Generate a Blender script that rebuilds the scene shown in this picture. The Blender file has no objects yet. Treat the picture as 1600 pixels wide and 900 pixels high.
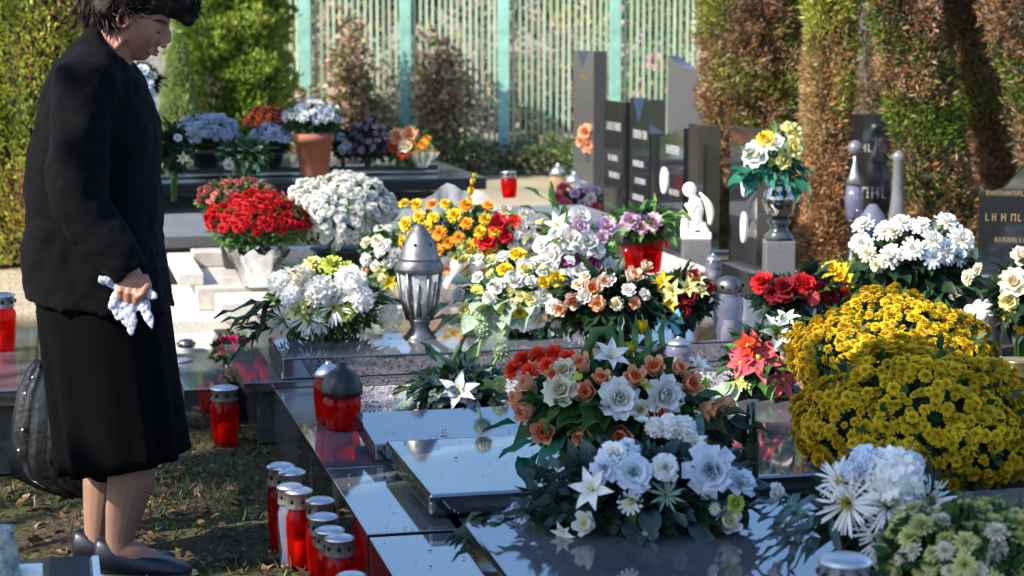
import bpy, bmesh, math, random
import numpy as np
from mathutils import Vector, Matrix, Quaternion
R = random.Random(7); NR = np.random.RandomState(11)
scene = bpy.context.scene
COL = scene.collection
# ---------------------------------------------------------------- camera, sky, sun, exposure
FPX, CAMH = 3000.0, 1.5
PITCH = math.atan(405/3000.0)
cd = bpy.data.cameras.new('camera'); cam = bpy.data.objects.new('camera', cd); COL.objects.link(cam)
cam.location = (0, 0, CAMH); cam.rotation_euler = (math.pi/2-PITCH, 0, 0)
cd.sensor_width = 36; cd.lens = FPX/1600*36; cd.clip_end = 2000
cd.dof.use_dof = True; cd.dof.focus_distance = 5.5; cd.dof.aperture_fstop = 5.0
scene.camera = cam
scene.render.resolution_x, scene.render.resolution_y = 1024, 576
SUN_AZ = (-0.86, -0.5); SUN_EL = math.radians(37)
w = bpy.data.worlds.new('World'); scene.world = w; w.use_nodes = True
nt = w.node_tree; nt.nodes.clear()
sk = nt.nodes.new('ShaderNodeTexSky'); sk.sky_type = 'NISHITA'; sk.sun_disc = False
sk.sun_elevation = SUN_EL; sk.sun_rotation = math.atan2(SUN_AZ[0], SUN_AZ[1])
sk.air_density = 1.2; sk.dust_density = 1.2; sk.ozone_density = 6.5
bg = nt.nodes.new('ShaderNodeBackground'); bg.inputs[1].default_value = 0.14
wo = nt.nodes.new('ShaderNodeOutputWorld'); nt.links.new(sk.outputs[0], bg.inputs[0]); nt.links.new(bg.outputs[0], wo.inputs[0])
sd = bpy.data.lights.new('sun', 'SUN'); sun = bpy.data.objects.new('sun', sd); COL.objects.link(sun)
sd.energy = 5.0; sd.angle = math.radians(0.55); sd.color = (1, 0.91, 0.77)
n_ = math.hypot(*SUN_AZ)
TOSUN = Vector((SUN_AZ[0]/n_*math.cos(SUN_EL), SUN_AZ[1]/n_*math.cos(SUN_EL), math.sin(SUN_EL)))
sun.rotation_euler = TOSUN.to_track_quat('Z', 'Y').to_euler(); sun.location = TOSUN*30
scene.view_settings.view_transform = 'Standard'; scene.view_settings.look = 'None'
scene.view_settings.exposure = 1.12; scene.view_settings.gamma = 1
scene.render.engine = 'CYCLES'
scene.cycles.max_bounces = 8; scene.cycles.transparent_max_bounces = 16
# ---------------------------------------------------------------- projection helpers (photo pixel -> place)
def ray(px, py):
    x = (px-800)/FPX; y = (450-py)/FPX
    return Vector((x, y*math.sin(PITCH)+math.cos(PITCH), y*math.cos(PITCH)-math.sin(PITCH)))
def gp(px, py, z=0.0):
    d = ray(px, py); return d*((z-CAMH)/d.z)+Vector((0, 0, CAMH))
def pw(px, py, Y):
    d = ray(px, py); return d*(Y/d.y)+Vector((0, 0, CAMH))
def mpp(Y): return Y/FPX            # metres per photo pixel near depth Y
TH = math.radians(13.5); CT, ST = math.cos(TH), math.sin(TH)
def AB(a, b, z=0.0): return Vector((a*CT-b*ST, a*ST+b*CT, z))
# ---------------------------------------------------------------- materials
MATS = {}
def nd(t, ty, **k):
    n = t.nodes.new(ty)
    for a, b in k.items(): setattr(n, a, b)
    return n
def mat(name, col, rough=0.6, col2=None, scale=8, var=0.25, metal=0, transl=0, bump=0, bscale=60, rnd=0.25, spec=0.5, clear=0, tcol=None, rvar=0, hue=0.0, detail=4):
    if name in MATS: return MATS[name]
    m = bpy.data.materials.new(name); m.use_nodes = True; t = m.node_tree; t.nodes.clear()
    out = nd(t, 'ShaderNodeOutputMaterial'); p = nd(t, 'ShaderNodeBsdfPrincipled')
    tc = nd(t, 'ShaderNodeTexCoord'); nz = nd(t, 'ShaderNodeTexNoise'); nz.inputs['Scale'].default_value = scale; nz.inputs['Detail'].default_value = detail
    t.links.new(tc.outputs['Object'], nz.inputs['Vector'])
    rp = nd(t, 'ShaderNodeValToRGB'); rp.color_ramp.elements[0].position = .32; rp.color_ramp.elements[1].position = .68
    c2 = col2 or [min(1, c*(1+var)) for c in col]; c1 = col if col2 else [c*(1-var) for c in col]
    rp.color_ramp.elements[0].color = (*c1, 1); rp.color_ramp.elements[1].color = (*c2, 1)
    t.links.new(nz.outputs[0], rp.inputs[0])
    oi = nd(t, 'ShaderNodeObjectInfo'); hs = nd(t, 'ShaderNodeHueSaturation')
    mr = nd(t, 'ShaderNodeMapRange'); mr.inputs[3].default_value = 1-rnd; mr.inputs[4].default_value = 1+rnd*.6
    t.links.new(oi.outputs['Random'], mr.inputs[0]); t.links.new(mr.outputs[0], hs.inputs['Value'])
    if hue:
        m2 = nd(t, 'ShaderNodeMapRange'); m2.inputs[3].default_value = .5-hue; m2.inputs[4].default_value = .5+hue
        mu = nd(t, 'ShaderNodeMath', operation='MULTIPLY'); mu.inputs[1].default_value = 7.31; fr = nd(t, 'ShaderNodeMath', operation='FRACT')
        t.links.new(oi.outputs['Random'], mu.inputs[0]); t.links.new(mu.outputs[0], fr.inputs[0]); t.links.new(fr.outputs[0], m2.inputs[0]); t.links.new(m2.outputs[0], hs.inputs['Hue'])
    t.links.new(rp.outputs[0], hs.inputs['Color']); t.links.new(hs.outputs[0], p.inputs['Base Color'])
    p.inputs['Roughness'].default_value = rough; p.inputs['Metallic'].default_value = metal; p.inputs['Specular IOR Level'].default_value = spec
    if rvar:
        r2 = nd(t, 'ShaderNodeMapRange'); r2.inputs[3].default_value = max(0, rough-rvar*.4); r2.inputs[4].default_value = rough+rvar
        n2 = nd(t, 'ShaderNodeTexNoise'); n2.inputs['Scale'].default_value = 5; n2.inputs['Detail'].default_value = 8
        t.links.new(tc.outputs['Object'], n2.inputs['Vector']); t.links.new(n2.outputs[0], r2.inputs[0]); t.links.new(r2.outputs[0], p.inputs['Roughness'])
    if bump:
        bp = nd(t, 'ShaderNodeBump'); bp.inputs['Strength'].default_value = bump; bp.inputs['Distance'].default_value = .01
        nb = nd(t, 'ShaderNodeTexNoise'); nb.inputs['Scale'].default_value = bscale; nb.inputs['Detail'].default_value = 6
        t.links.new(tc.outputs['Object'], nb.inputs['Vector']); t.links.new(nb.outputs[0], bp.inputs['Height']); t.links.new(bp.outputs[0], p.inputs['Normal'])
    sh = p.outputs[0]
    if transl:
        tr = nd(t, 'ShaderNodeBsdfTranslucent'); mx = nd(t, 'ShaderNodeMixShader'); mx.inputs[0].default_value = transl
        if tcol: tr.inputs[0].default_value = (*tcol, 1)
        else: t.links.new(hs.outputs[0], tr.inputs[0])
        t.links.new(sh, mx.inputs[1]); t.links.new(tr.outputs[0], mx.inputs[2]); sh = mx.outputs[0]
    if clear:
        tp = nd(t, 'ShaderNodeBsdfTransparent'); mx = nd(t, 'ShaderNodeMixShader'); mx.inputs[0].default_value = clear
        tp.inputs[0].default_value = (*(tcol or (1, 1, 1)), 1)
        t.links.new(sh, mx.inputs[1]); t.links.new(tp.outputs[0], mx.inputs[2]); sh = mx.outputs[0]
    t.links.new(sh, out.inputs[0]); MATS[name] = m; return m
def petal_mat(name, col, **k):
    k.setdefault('var', .08); k.setdefault('rnd', .12)
    core = k.pop('core', None) or (col[0]*.85, col[1]*.72, col[2]*.5)
    new = name not in MATS; m = mat(name, col, rough=.65, scale=3, transl=.25, spec=.25, bump=.35, bscale=14, **k)
    if new:         # pigment deepens towards the heart of the flower and is a little uneven along the petals
        t = m.node_tree; hs = [n for n in t.nodes if n.type == 'HUE_SAT'][0]; outs = [l.to_socket for l in hs.outputs[0].links]
        tc = [n for n in t.nodes if n.type == 'TEX_COORD'][0]; ln = nd(t, 'ShaderNodeVectorMath', operation='LENGTH'); t.links.new(tc.outputs['Object'], ln.inputs[0])
        mr = nd(t, 'ShaderNodeMapRange'); mr.inputs[1].default_value = .15; mr.inputs[2].default_value = .75; mr.inputs[3].default_value = .85; mr.inputs[4].default_value = 0; t.links.new(ln.outputs['Value'], mr.inputs[0])
        mx = nd(t, 'ShaderNodeMix', data_type='RGBA'); t.links.new(mr.outputs[0], mx.inputs['Factor']); t.links.new(hs.outputs[0], mx.inputs['A']); mx.inputs['B'].default_value = (*core, 1)
        for o in outs: t.links.new(mx.outputs['Result'], o)
    return m
def granite(name, base, speck, rough=.05, scale=260, rvar=.06, ior=1.6, dust=.3):
    m = mat(name, base, rough=rough, col2=speck, scale=scale, rnd=.1, rvar=rvar, detail=2); t = m.node_tree; p = t.nodes['Principled BSDF']; p.inputs['IOR'].default_value = ior
    src = p.inputs['Base Color'].links[0].from_socket; ge = nd(t, 'ShaderNodeNewGeometry'); sx = nd(t, 'ShaderNodeSeparateXYZ'); t.links.new(ge.outputs['Normal'], sx.inputs[0])
    r = nd(t, 'ShaderNodeMapRange'); r.inputs[1].default_value = .8; r.inputs[2].default_value = .98; r.inputs[4].default_value = dust; t.links.new(sx.outputs[2], r.inputs[0])
    nz = nd(t, 'ShaderNodeTexNoise'); nz.inputs['Scale'].default_value = 3.5; nz.inputs['Detail'].default_value = 9; tc = nd(t, 'ShaderNodeTexCoord'); t.links.new(tc.outputs['Object'], nz.inputs['Vector'])
    mu = nd(t, 'ShaderNodeMath', operation='MULTIPLY'); t.links.new(r.outputs[0], mu.inputs[0]); t.links.new(nz.outputs[0], mu.inputs[1])
    mx = nd(t, 'ShaderNodeMix', data_type='RGBA'); t.links.new(mu.outputs[0], mx.inputs['Factor']); t.links.new(src, mx.inputs['A']); mx.inputs['B'].default_value = (.34, .36, .4, 1); t.links.new(mx.outputs['Result'], p.inputs['Base Color'])
    return m
BLACK = granite('black_granite', (.008, .009, .011), (.03, .031, .035), .03, ior=3.6, dust=.45, rvar=.08)
DKGREY = granite('dark_granite', (.015, .016, .018), (.09, .09, .092), .12)
STONE2 = granite('slate_granite', (.03, .031, .034), (.085, .085, .09), .25)
GREY = granite('grey_granite', (.07, .07, .075), (.19, .19, .2), .2)
ROUGHGR = granite('rough_granite', (.05, .05, .052), (.13, .13, .13), .5)
MARBLE = mat('pale_marble', (.42, .38, .33), .35, col2=(.6, .56, .5), scale=14, rnd=.08, bump=.15, bscale=90)
MARBLE2 = mat('cream_marble', (.5, .46, .4), .4, col2=(.64, .6, .53), scale=60, rnd=.06, bump=.2, bscale=160)
TEAL = mat('teal_paint', (.22, .44, .37), .45, var=.15, scale=9, rnd=.12)
PALEBAR = mat('sunlit_bar_paint', (.23, .42, .33), .5, col2=(.42, .47, .32), scale=2.2, rnd=.25)  # pale second tone puts the sunlight on the bars into their paint
WOOD = mat('grey_boards', (.16, .15, .15), .85, col2=(.3, .28, .27), scale=16, bump=.3, rnd=.3)
TERRA = mat('terracotta', (.24, .085, .05), .8, var=.15, scale=6, bump=.1)
BARK = mat('bark', (.07, .05, .035), .9, var=.4, scale=20, bump=.6, bscale=40)
SILVER = mat('dull_silver', (.5, .5, .5), .35, var=.2, scale=12, metal=.9, rnd=.15, rvar=.15)
TIN = mat('tin_lid', (.58, .58, .58), .28, var=.15, scale=30, metal=.88, bump=.25, bscale=45, rnd=.1, rvar=.15)
PEWTER = mat('pewter', (.15, .15, .155), .35, var=.4, scale=25, metal=.85, rnd=.1, rvar=.2)
HOLE = mat('dark_hole', (.006, .006, .006), .9)
BLKPLA = mat('black_plastic', (.012, .012, .014), .4, var=.2)
FOIL = mat('silver_foil', (.55, .55, .58), .18, var=.3, metal=.95, bump=1.0, bscale=22)
CELLO = mat('cellophane', (.78, .8, .88), .12, clear=.58, spec=1.0, bump=1.0, bscale=9, transl=.5)
CLEARG = mat('clear_glass', (.6, .63, .66), .06, clear=.6, spec=1.0)
PURPG = mat('mauve_glass', (.2, .21, .3), .06, clear=.52, spec=1.0, tcol=(.8, .8, .92))
REDG = mat('red_glass', (.28, .003, .003), .08, var=.3, scale=25, transl=.4, tcol=(.85, .03, .012), clear=.0, rnd=.2)
WAX = mat('candle_wax', (.75, .7, .62), .5, transl=.3)
WHITEST = mat('white_plaster', (.78, .76, .72), .6, var=.08)
PAPER = mat('paper_wrap', (.66, .64, .6), .7, transl=.2)
REDG_T = MATS['red_glass']
t = REDG.node_tree      # let daylight pass through the red plastic
mo = [n for n in t.nodes if n.type == 'OUTPUT_MATERIAL'][0]; src = mo.inputs[0].links[0].from_socket
tp = nd(t, 'ShaderNodeBsdfTransparent'); tp.inputs[0].default_value = (1, .10, .05, 1)
mx = nd(t, 'ShaderNodeMixShader'); mx.inputs[0].default_value = .55
t.links.new(src, mx.inputs[1]); t.links.new(tp.outputs[0], mx.inputs[2]); t.links.new(mx.outputs[0], mo.inputs[0])
# petals
WHT = petal_mat('white_petal', (.83, .82, .79), core=(.74, .74, .6)); CREAM = petal_mat('cream_petal', (.76, .72, .55)); BLUEW = petal_mat('shade_blue_white_petal', (.62, .68, .78), core=(.55, .6, .6))  # cool white carries the blue of shade in the petal colour
YEL = petal_mat('yellow_petal', (.80, .58, .025), rnd=.25, core=(.65, .36, .01)); PALEY = petal_mat('pale_yellow_petal', (.78, .74, .32)); LIME = petal_mat('lime_petal', (.55, .62, .12))
ORG = petal_mat('orange_petal', (.82, .36, .03)); PEACH = petal_mat('peach_petal', (.80, .40, .22)); DORG = petal_mat('deep_orange_petal', (.72, .13, .03))
RED = petal_mat('red_petal', (.55, .012, .02)); SCAR = petal_mat('scarlet_petal', (.80, .05, .015)); DRED = petal_mat('dark_red_petal', (.2, .006, .012))
PINK = petal_mat('pink_petal', (.68, .12, .16)); CORAL = petal_mat('coral_petal', (.75, .13, .12)); LILAC = petal_mat('lilac_petal', (.62, .42, .6)); PURP = petal_mat('purple_petal', (.26, .03, .16))
MUST = petal_mat('mustard_petal', (.76, .54, .016), rnd=.35, core=(.45, .24, .01)); GRNW = petal_mat('greenish_white_petal', (.56, .58, .22), rnd=.2); DUSKP = petal_mat('dusky_pink_petal', (.42, .1, .1)); RUST = petal_mat('rust_petal', (.2, .03, .012)); HEATH = petal_mat('heather_petal', (.14, .1, .16))
EYE = mat('flower_eye', (.6, .5, .06), .8, var=.3, scale=20)
def leaf_mat(name, c, c2=None, sc=4, tr=.3, rough=.5, rnd=.35): return mat(name, c, rough, col2=c2, scale=sc, transl=tr, rnd=rnd, spec=.4)
LDARK = leaf_mat('dark_leaf', (.012, .035, .016), (.03, .07, .028)); LGRN = leaf_mat('green_leaf', (.04, .11, .025), (.08, .19, .04)); LLIME = leaf_mat('bright_leaf', (.10, .24, .06), (.2, .36, .12))
LBLUE = leaf_mat('blue_green_leaf', (.05, .10, .10), (.12, .2, .2)); LVAR = leaf_mat('pale_variegated_leaf', (.14, .3, .18), (.55, .65, .5), sc=20); LGREYB = leaf_mat('silver_leaf', (.3, .36, .48), (.5, .55, .65)); TEALL = leaf_mat('teal_leaf', (.02, .13, .09), (.04, .22, .14))
FERN = leaf_mat('fern_leaf', (.05, .13, .02), (.13, .25, .05))
# ---------------------------------------------------------------- mesh building
class MB:
    def __init__(s): s.v = []; s.f = []; s.m = []
    def add(s, vs, fs, m=0):
        o = len(s.v); s.v += [tuple(x) for x in vs]; s.f += [tuple(i+o for i in f) for f in fs]; s.m += [m]*len(fs)
    def rings(s, rings, m=0, cap=True, close=True):
        n = len(rings[0]); vs = [p for r in rings for p in r]; fs = []
        for i in range(len(rings)-1):
            for j in range(n if close else n-1):
                k = (j+1) % n; fs.append((i*n+j, i*n+k, (i+1)*n+k, (i+1)*n+j))
        if cap and close: fs.append(tuple(range(n-1, -1, -1))); fs.append(tuple((len(rings)-1)*n+j for j in range(n)))
        s.add(vs, fs, m)
    def tube(s, pts, rad, n=8, m=0, flat=1.0):
        pts = [Vector(p) for p in pts]; rs = rad if isinstance(rad, (list, tuple)) else [rad]*len(pts); rings = []; prev = None
        for i, p in enumerate(pts):
            d = (pts[min(i+1, len(pts)-1)]-pts[max(i-1, 0)]).normalized()
            a = prev if prev is not None else (Vector((0, 1, 0)) if abs(d.y) < .9 else Vector((1, 0, 0)))
            x = (a-d*a.dot(d)).normalized(); y = d.cross(x); prev = x
            rings.append([p+(x*math.cos(2*math.pi*k/n)*flat+y*math.sin(2*math.pi*k/n))*rs[i] for k in range(n)])
        s.rings(rings, m)
    def lathe(s, prof, n=20, m=0, c=(0, 0, 0), rib=0, ribn=0):
        rings = []
        for r, z in prof:
            rings.append([(c[0]+math.cos(2*math.pi*k/n)*r*(1+(rib if ribn and k % 2 else 0)), c[1]+math.sin(2*math.pi*k/n)*r*(1+(rib if ribn and k % 2 else 0)), c[2]+z) for k in range(n)])
        s.rings(rings, m)
    def box(s, lo, hi, m=0):
        x0, y0, z0 = lo; x1, y1, z1 = hi
        s.add([(x0, y0, z0), (x1, y0, z0), (x1, y1, z0), (x0, y1, z0), (x0, y0, z1), (x1, y0, z1), (x1, y1, z1), (x0, y1, z1)],
              [(3, 2, 1, 0), (4, 5, 6, 7), (0, 1, 5, 4), (1, 2, 6, 5), (2, 3, 7, 6), (3, 0, 4, 7)], m)
    def ball(s, c, r, nu=12, nv=8, m=0, sc=(1, 1, 1)):
        rings = []
        for i in range(nv+1):
            a = math.pi*i/nv; rr = max(math.sin(a), .02)
            rings.append([(c[0]+math.cos(2*math.pi*k/nu)*rr*r*sc[0], c[1]+math.sin(2*math.pi*k/nu)*rr*r*sc[1], c[2]-math.cos(a)*r*sc[2]) for k in range(nu)])
        s.rings(rings, m)
    def mesh(s, name, mats, smooth=True):
        me = bpy.data.meshes.new(name); me.from_pydata(s.v, [], s.f); me.update()
        for x in (mats if isinstance(mats, (list, tuple)) else [mats]): me.materials.append(x)
        me.polygons.foreach_set('material_index', s.m)
        if smooth: me.polygons.foreach_set('use_smooth', [True]*len(s.f))
        return me
def obj(name, me, parent=None, loc=(0, 0, 0), q=None, sc=None):
    o = bpy.data.objects.new(name, me); COL.objects.link(o)
    if parent is not None: o.parent = parent
    o.location = loc
    if q is not None: o.rotation_mode = 'QUATERNION'; o.rotation_quaternion = q
    if sc is not None: o.scale = (sc, sc, sc) if isinstance(sc, (int, float)) else sc
    return o
def tag(o, label, cat, group=None):
    o['label'] = label; o['category'] = cat
    if group: o['group'] = group
    return o
def thing(name, label, cat, loc, group=None, rz=0):
    o = obj(name, None, None, loc); o.rotation_euler = (0, 0, rz); o.empty_display_size = .1; return tag(o, label, cat, group)
def stuff(o): o['kind'] = 'stuff'; return o
def struct(o): o['kind'] = 'structure'; return o
def bevel_box(lo, hi, mats, name='box', bev=.006, seg=2):
    bm = bmesh.new(); bmesh.ops.create_cube(bm, size=1)
    c = [(lo[i]+hi[i])/2 for i in range(3)]; d = [hi[i]-lo[i] for i in range(3)]
    for v in bm.verts: v.co = Vector((c[0]+v.co.x*d[0], c[1]+v.co.y*d[1], c[2]+v.co.z*d[2]))
    if bev: bmesh.ops.bevel(bm, geom=bm.edges[:], offset=min(bev, min(d)*.3), segments=seg, affect='EDGES', profile=.7)
    me = bpy.data.meshes.new(name); bm.to_mesh(me); bm.free(); me.materials.append(mats); return me
def leaf_cloud(name, P, D, L, W, mats, midx=None, up=None, bend=.25):
    """one small folded leaf face per point: P points, D leaf axes, L lengths, W widths"""
    n = len(P); D = D/np.maximum(np.linalg.norm(D, axis=1, keepdims=True), 1e-6)
    r = NR.normal(size=(n, 3)) if up is None else up+NR.normal(size=(n, 3))*.35
    S = np.cross(D, r); S /= np.maximum(np.linalg.norm(S, axis=1, keepdims=True), 1e-6); N = np.cross(S, D)
    L = np.broadcast_to(np.asarray(L, float).reshape(-1, 1), (n, 1)); W = np.broadcast_to(np.asarray(W, float).reshape(-1, 1), (n, 1))
    V = np.empty((n, 4, 3)); V[:, 0] = P; V[:, 1] = P+D*L*.45+S*W*.5+N*W*bend; V[:, 2] = P+D*L; V[:, 3] = P+D*L*.45-S*W*.5+N*W*bend
    me = bpy.data.meshes.new(name); me.vertices.add(4*n); me.vertices.foreach_set('co', V.reshape(-1))
    me.loops.add(4*n); me.loops.foreach_set('vertex_index', np.arange(4*n)); me.polygons.add(n)
    me.polygons.foreach_set('loop_start', np.arange(n)*4); me.polygons.foreach_set('loop_total', np.full(n, 4))
    for x in (mats if isinstance(mats, (list, tuple)) else [mats]): me.materials.append(x)
    if midx is not None: me.polygons.foreach_set('material_index', np.asarray(midx, np.int32))
    me.update(calc_edges=True); return me
def vnoise(P, s, seed=0):
    """cheap smooth 3-d noise from sines, about -1..1"""
    rs = np.random.RandomState(seed); o = np.zeros(len(P))
    for k in range(6):
        d = rs.normal(size=3); o += np.sin(P@d*s*(1+.35*k)+rs.rand()*6.28)
    return o/3.2
# ---- blooms (unit radius, facing +Z)
def petal(mb, az, r0, L, W, e0, e1, rows=3, m=0, cup=.12, tip=.35, z0=0, ruf=0, pt=0):
    ca, sa = math.cos(az), math.sin(az); r, z = r0, z0; vs = []; fs = []
    for i in range(rows+1):
        f = i/rows
        ww = W*(.35+.65*math.sin(math.pi*min(f*.62+.08, .5)))*(1 if f < .7 else 1-(f-.7)/.3*(1-tip))*.5
        if pt and f > .5: ww = W*.5*(1-(f-.5)/.5*.97)
        e = math.radians(e0+(e1-e0)*f)
        for j in (-1, 0, 1):
            rr = r-abs(j)*cup*W*math.sin(e)*1.0; zz = z+abs(j)*cup*W*math.cos(e)+(R.uniform(-ruf, ruf) if i == rows else 0)
            vs.append((ca*rr-sa*ww*j, sa*rr+ca*ww*j, zz))
        r += L/rows*math.cos(e); z += L/rows*math.sin(e)
    for i in range(rows):
        for j in range(2): a = i*3+j; fs.append((a, a+1, a+4, a+3))
    mb.add(vs, fs, m)
def b_rose(mb):
    for n, r0, L, W, e0, e1 in ((2, .05, .55, .42, 88, 105), (3, .12, .62, .6, 84, 98), (4, .2, .68, .72, 72, 78), (5, .26, .75, .85, 52, 30), (6, .28, .8, .95, 25, -25)):
        o = R.random()*6
        for k in range(n): petal(mb, o+k*6.283/n+R.uniform(-.15, .15), r0, L, W, e0, e1, 3, cup=.22, tip=.55, z0=-.05)
def b_bud(mb):       # cupped half open rose with a deeper coloured heart
    for k in range(4): petal(mb, k*1.571, .3, 1.55, .85, 72, 92, 4, cup=.25, tip=.7, z0=-.75)
    for k in range(5): petal(mb, .6+k*1.257, .34, 1.5, .9, 64, 55, 4, cup=.22, tip=.6, z0=-.75)
    mb.lathe([(.1, -.75), (.4, -.4), (.48, .1), (.42, .42), (.25, .35), (.12, .15)], 10, 1)
    for k in range(3): petal(mb, k*2.1, .16, .6, .5, 85, 100, 3, m=1, cup=.25, tip=.6, z0=.1)
def b_mum(mb):
    for n, L, W, e0, e1, z in ((13, .95, .34, 0, -8, 0), (12, .8, .32, 25, 15, .05), (9, .6, .3, 50, 60, .1), (6, .4, .28, 70, 100, .14)):
        o = R.random()*6
        for k in range(n): petal(mb, o+k*6.283/n+R.uniform(-.1, .1), .06, L*R.uniform(.85, 1.05), W, e0, e1, 2, cup=.15, tip=.6, z0=z)
def b_smallmum(mb):
    for n, L, W, e0, e1, z in ((9, .95, .5, 5, -10, 0), (8, .75, .45, 35, 25, .08), (5, .45, .4, 70, 85, .15)):
        o = R.random()*6
        for k in range(n): petal(mb, o+k*6.283/n+R.uniform(-.12, .12), .05, L*R.uniform(.85, 1.05), W, e0, e1, 2, cup=.15, tip=.7, z0=z)
def b_button(mb):
    for n, L, W, e0, e1, z in ((15, .98, .3, -5, -25, 0), (14, .9, .3, 18, 0, .08), (13, .76, .28, 38, 25, .15), (10, .58, .26, 58, 55, .22), (7, .4, .24, 75, 95, .26)):
        o = R.random()*6
        for k in range(n): petal(mb, o+k*6.283/n+R.uniform(-.12, .12), .05, L*R.uniform(.82, 1.06), W, e0+R.uniform(-6, 6), e1, 2, cup=.2, tip=.75, z0=z-.1)
def b_pom(mb, n=130):
    mb.ball((0, 0, 0), .72, 10, 8)
    g = math.pi*(3-5**.5)
    for i in range(n):
        z = 1-2*(i+.5)/n; r = math.sqrt(1-z*z); d = Vector((r*math.cos(i*g), r*math.sin(i*g), z))
        s = d.cross(Vector((R.gauss(0, 1), R.gauss(0, 1), R.gauss(0, 1)))).normalized(); u = d.cross(s); k = .17
        p = d*.66; q = d*R.uniform(.93, 1.05)
        mb.add([p, p+(q-p)*.55+s*k+u*.05, q+u*.16, p+(q-p)*.55-s*k+u*.05], [(0, 1, 2, 3)])
def b_spider(mb):
    for k in range(52):
        e = R.uniform(-18, 55); petal(mb, R.random()*6.283, .1, R.uniform(.8, 1.05), .09, e, e-R.uniform(10, 50), 3, cup=.1, tip=.5)
    for k in range(26): e = R.uniform(50, 85); petal(mb, R.random()*6.283, .06, R.uniform(.3, .45), .08, e, e+10, 2, m=1, cup=.1)
def b_daisy(mb):
    for k in range(13): petal(mb, k*6.283/13, .15, .85, .3, 12+R.uniform(-8, 8), -10, 2, cup=.1, tip=.7)
    mb.ball((0, 0, .05), .24, 8, 5, 1, (1, 1, .6))
def b_lily(mb):
    for k in range(6): petal(mb, k*1.047+R.uniform(-.1, .1), .06, 1.15, .5, 55 if k % 2 else 45, -25, 4, cup=.2, tip=.1, pt=1)
    for k in range(4): petal(mb, k*1.57, .03, .7, .06, 75, 70, 2, m=1)
def b_carn(mb):
    for n, L, e0, e1, z in ((8, 1.0, 5, -5, 0), (8, .9, 25, 15, .05), (7, .75, 48, 40, .1), (5, .55, 70, 80, .15), (3, .4, 85, 95, .2)):
        o = R.random()*6
        for k in range(n): petal(mb, o+k*6.283/n+R.uniform(-.2, .2), .05, L*R.uniform(.85, 1.08), .62, e0+R.uniform(-8, 8), e1+R.uniform(-15, 15), 3, cup=R.uniform(-.2, .25), tip=.95, z0=z, ruf=.08)
def b_poin(mb):
    for k in range(6): petal(mb, k*1.047+R.uniform(-.15, .15), .05, 1.0, .55, 12, -15, 4, cup=.18, pt=1)
    for k in range(4): petal(mb, k*1.57+.4, .05, .6, .35, 30, 5, 3, cup=.18, pt=1, z0=.05)
    mb.ball((0, 0, .1), .13, 6, 4, 1)
def b_cluster(mb):   # ragged bunch of small blossoms
    for k in range(9):
        a = R.random()*6.28; rr = R.uniform(0, .65); c = Vector((rr*math.cos(a), rr*math.sin(a), R.uniform(0, .3)))
        m2 = MB()
        for j in range(6): petal(m2, j*1.047, .03, .36, .24, 25, 0, 2, cup=.15, tip=.6)
        mb.add([Vector(v)+c for v in m2.v], m2.f)
def b_tulip(mb):
    for k in range(6): petal(mb, k*1.047, .12 if k % 2 else .2, 1.5, .75, 60, 105, 4, cup=.22, tip=.25, z0=-.6)
def b_succ(mb):
    for n, L, e in ((9, 1.0, 12), (8, .8, 35), (5, .55, 62)):
        for k in range(n): petal(mb, k*6.283/n+R.random()*.3, .04, L, .17, e, e-5, 3, cup=.25, pt=1)
BF = dict(rose=b_rose, bud=b_bud, mum=b_mum, button=b_button, smum=b_smallmum, pom=b_pom, spider=b_spider, daisy=b_daisy, lily=b_lily, carn=b_carn, poin=b_poin, cluster=b_cluster, tulip=b_tulip, succ=b_succ)
BC = {}
def bloom_mesh(ty, m):
    k = (ty, m.name)
    if k not in BC:
        vs = []
        for _ in range(2):
            mb = MB(); BF[ty](mb); second = {'bud': PALEY if m in (WHT, CREAM) else DORG, 'spider': EYE, 'daisy': EYE, 'lily': EYE, 'poin': EYE}.get(ty, EYE)
            vs.append(mb.mesh(ty, [m, second]))
        BC[k] = vs
    return R.choice(BC[k])
LC = {}
def leaf_mesh(m, kind='oval'):
    k = (m.name, kind)
    if k not in LC:
        mb = MB(); vs = []; fs = []; rows = 5
        prof = {'oval': (.06, .3, .42, .36, .2, .01), 'long': (.04, .13, .17, .15, .09, .01), 'round': (.1, .42, .52, .48, .32, .05)}[kind]
        for i in range(rows+1):
            f = i/rows
            for j in (-1, 0, 1): vs.append((f, j*prof[i]*.62, .12*abs(j)*prof[i]*2-.28*f*f+.08*math.sin(f*9)*abs(j)))
        for i in range(rows):
            for j in range(2): a = i*3+j; fs.append((a, a+3, a+4, a+1))
        mb.add(vs, fs); LC[k] = mb.mesh('leaf', m)
    return LC[k]
def aim(d, spin=None):
    d = Vector(d).normalized(); return d.to_track_quat('Z', 'Y') @ Quaternion((0, 0, 1), R.random()*6.283 if spin is None else spin)
def leafq(d, up=Vector((0, 0, 1))):
    x = Vector(d).normalized(); u = up+Vector((R.gauss(0, .3), R.gauss(0, .3), R.gauss(0, .3))); y = u.cross(x).normalized(); z = x.cross(y)
    return Matrix((x, y, z)).transposed().to_quaternion()
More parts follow.
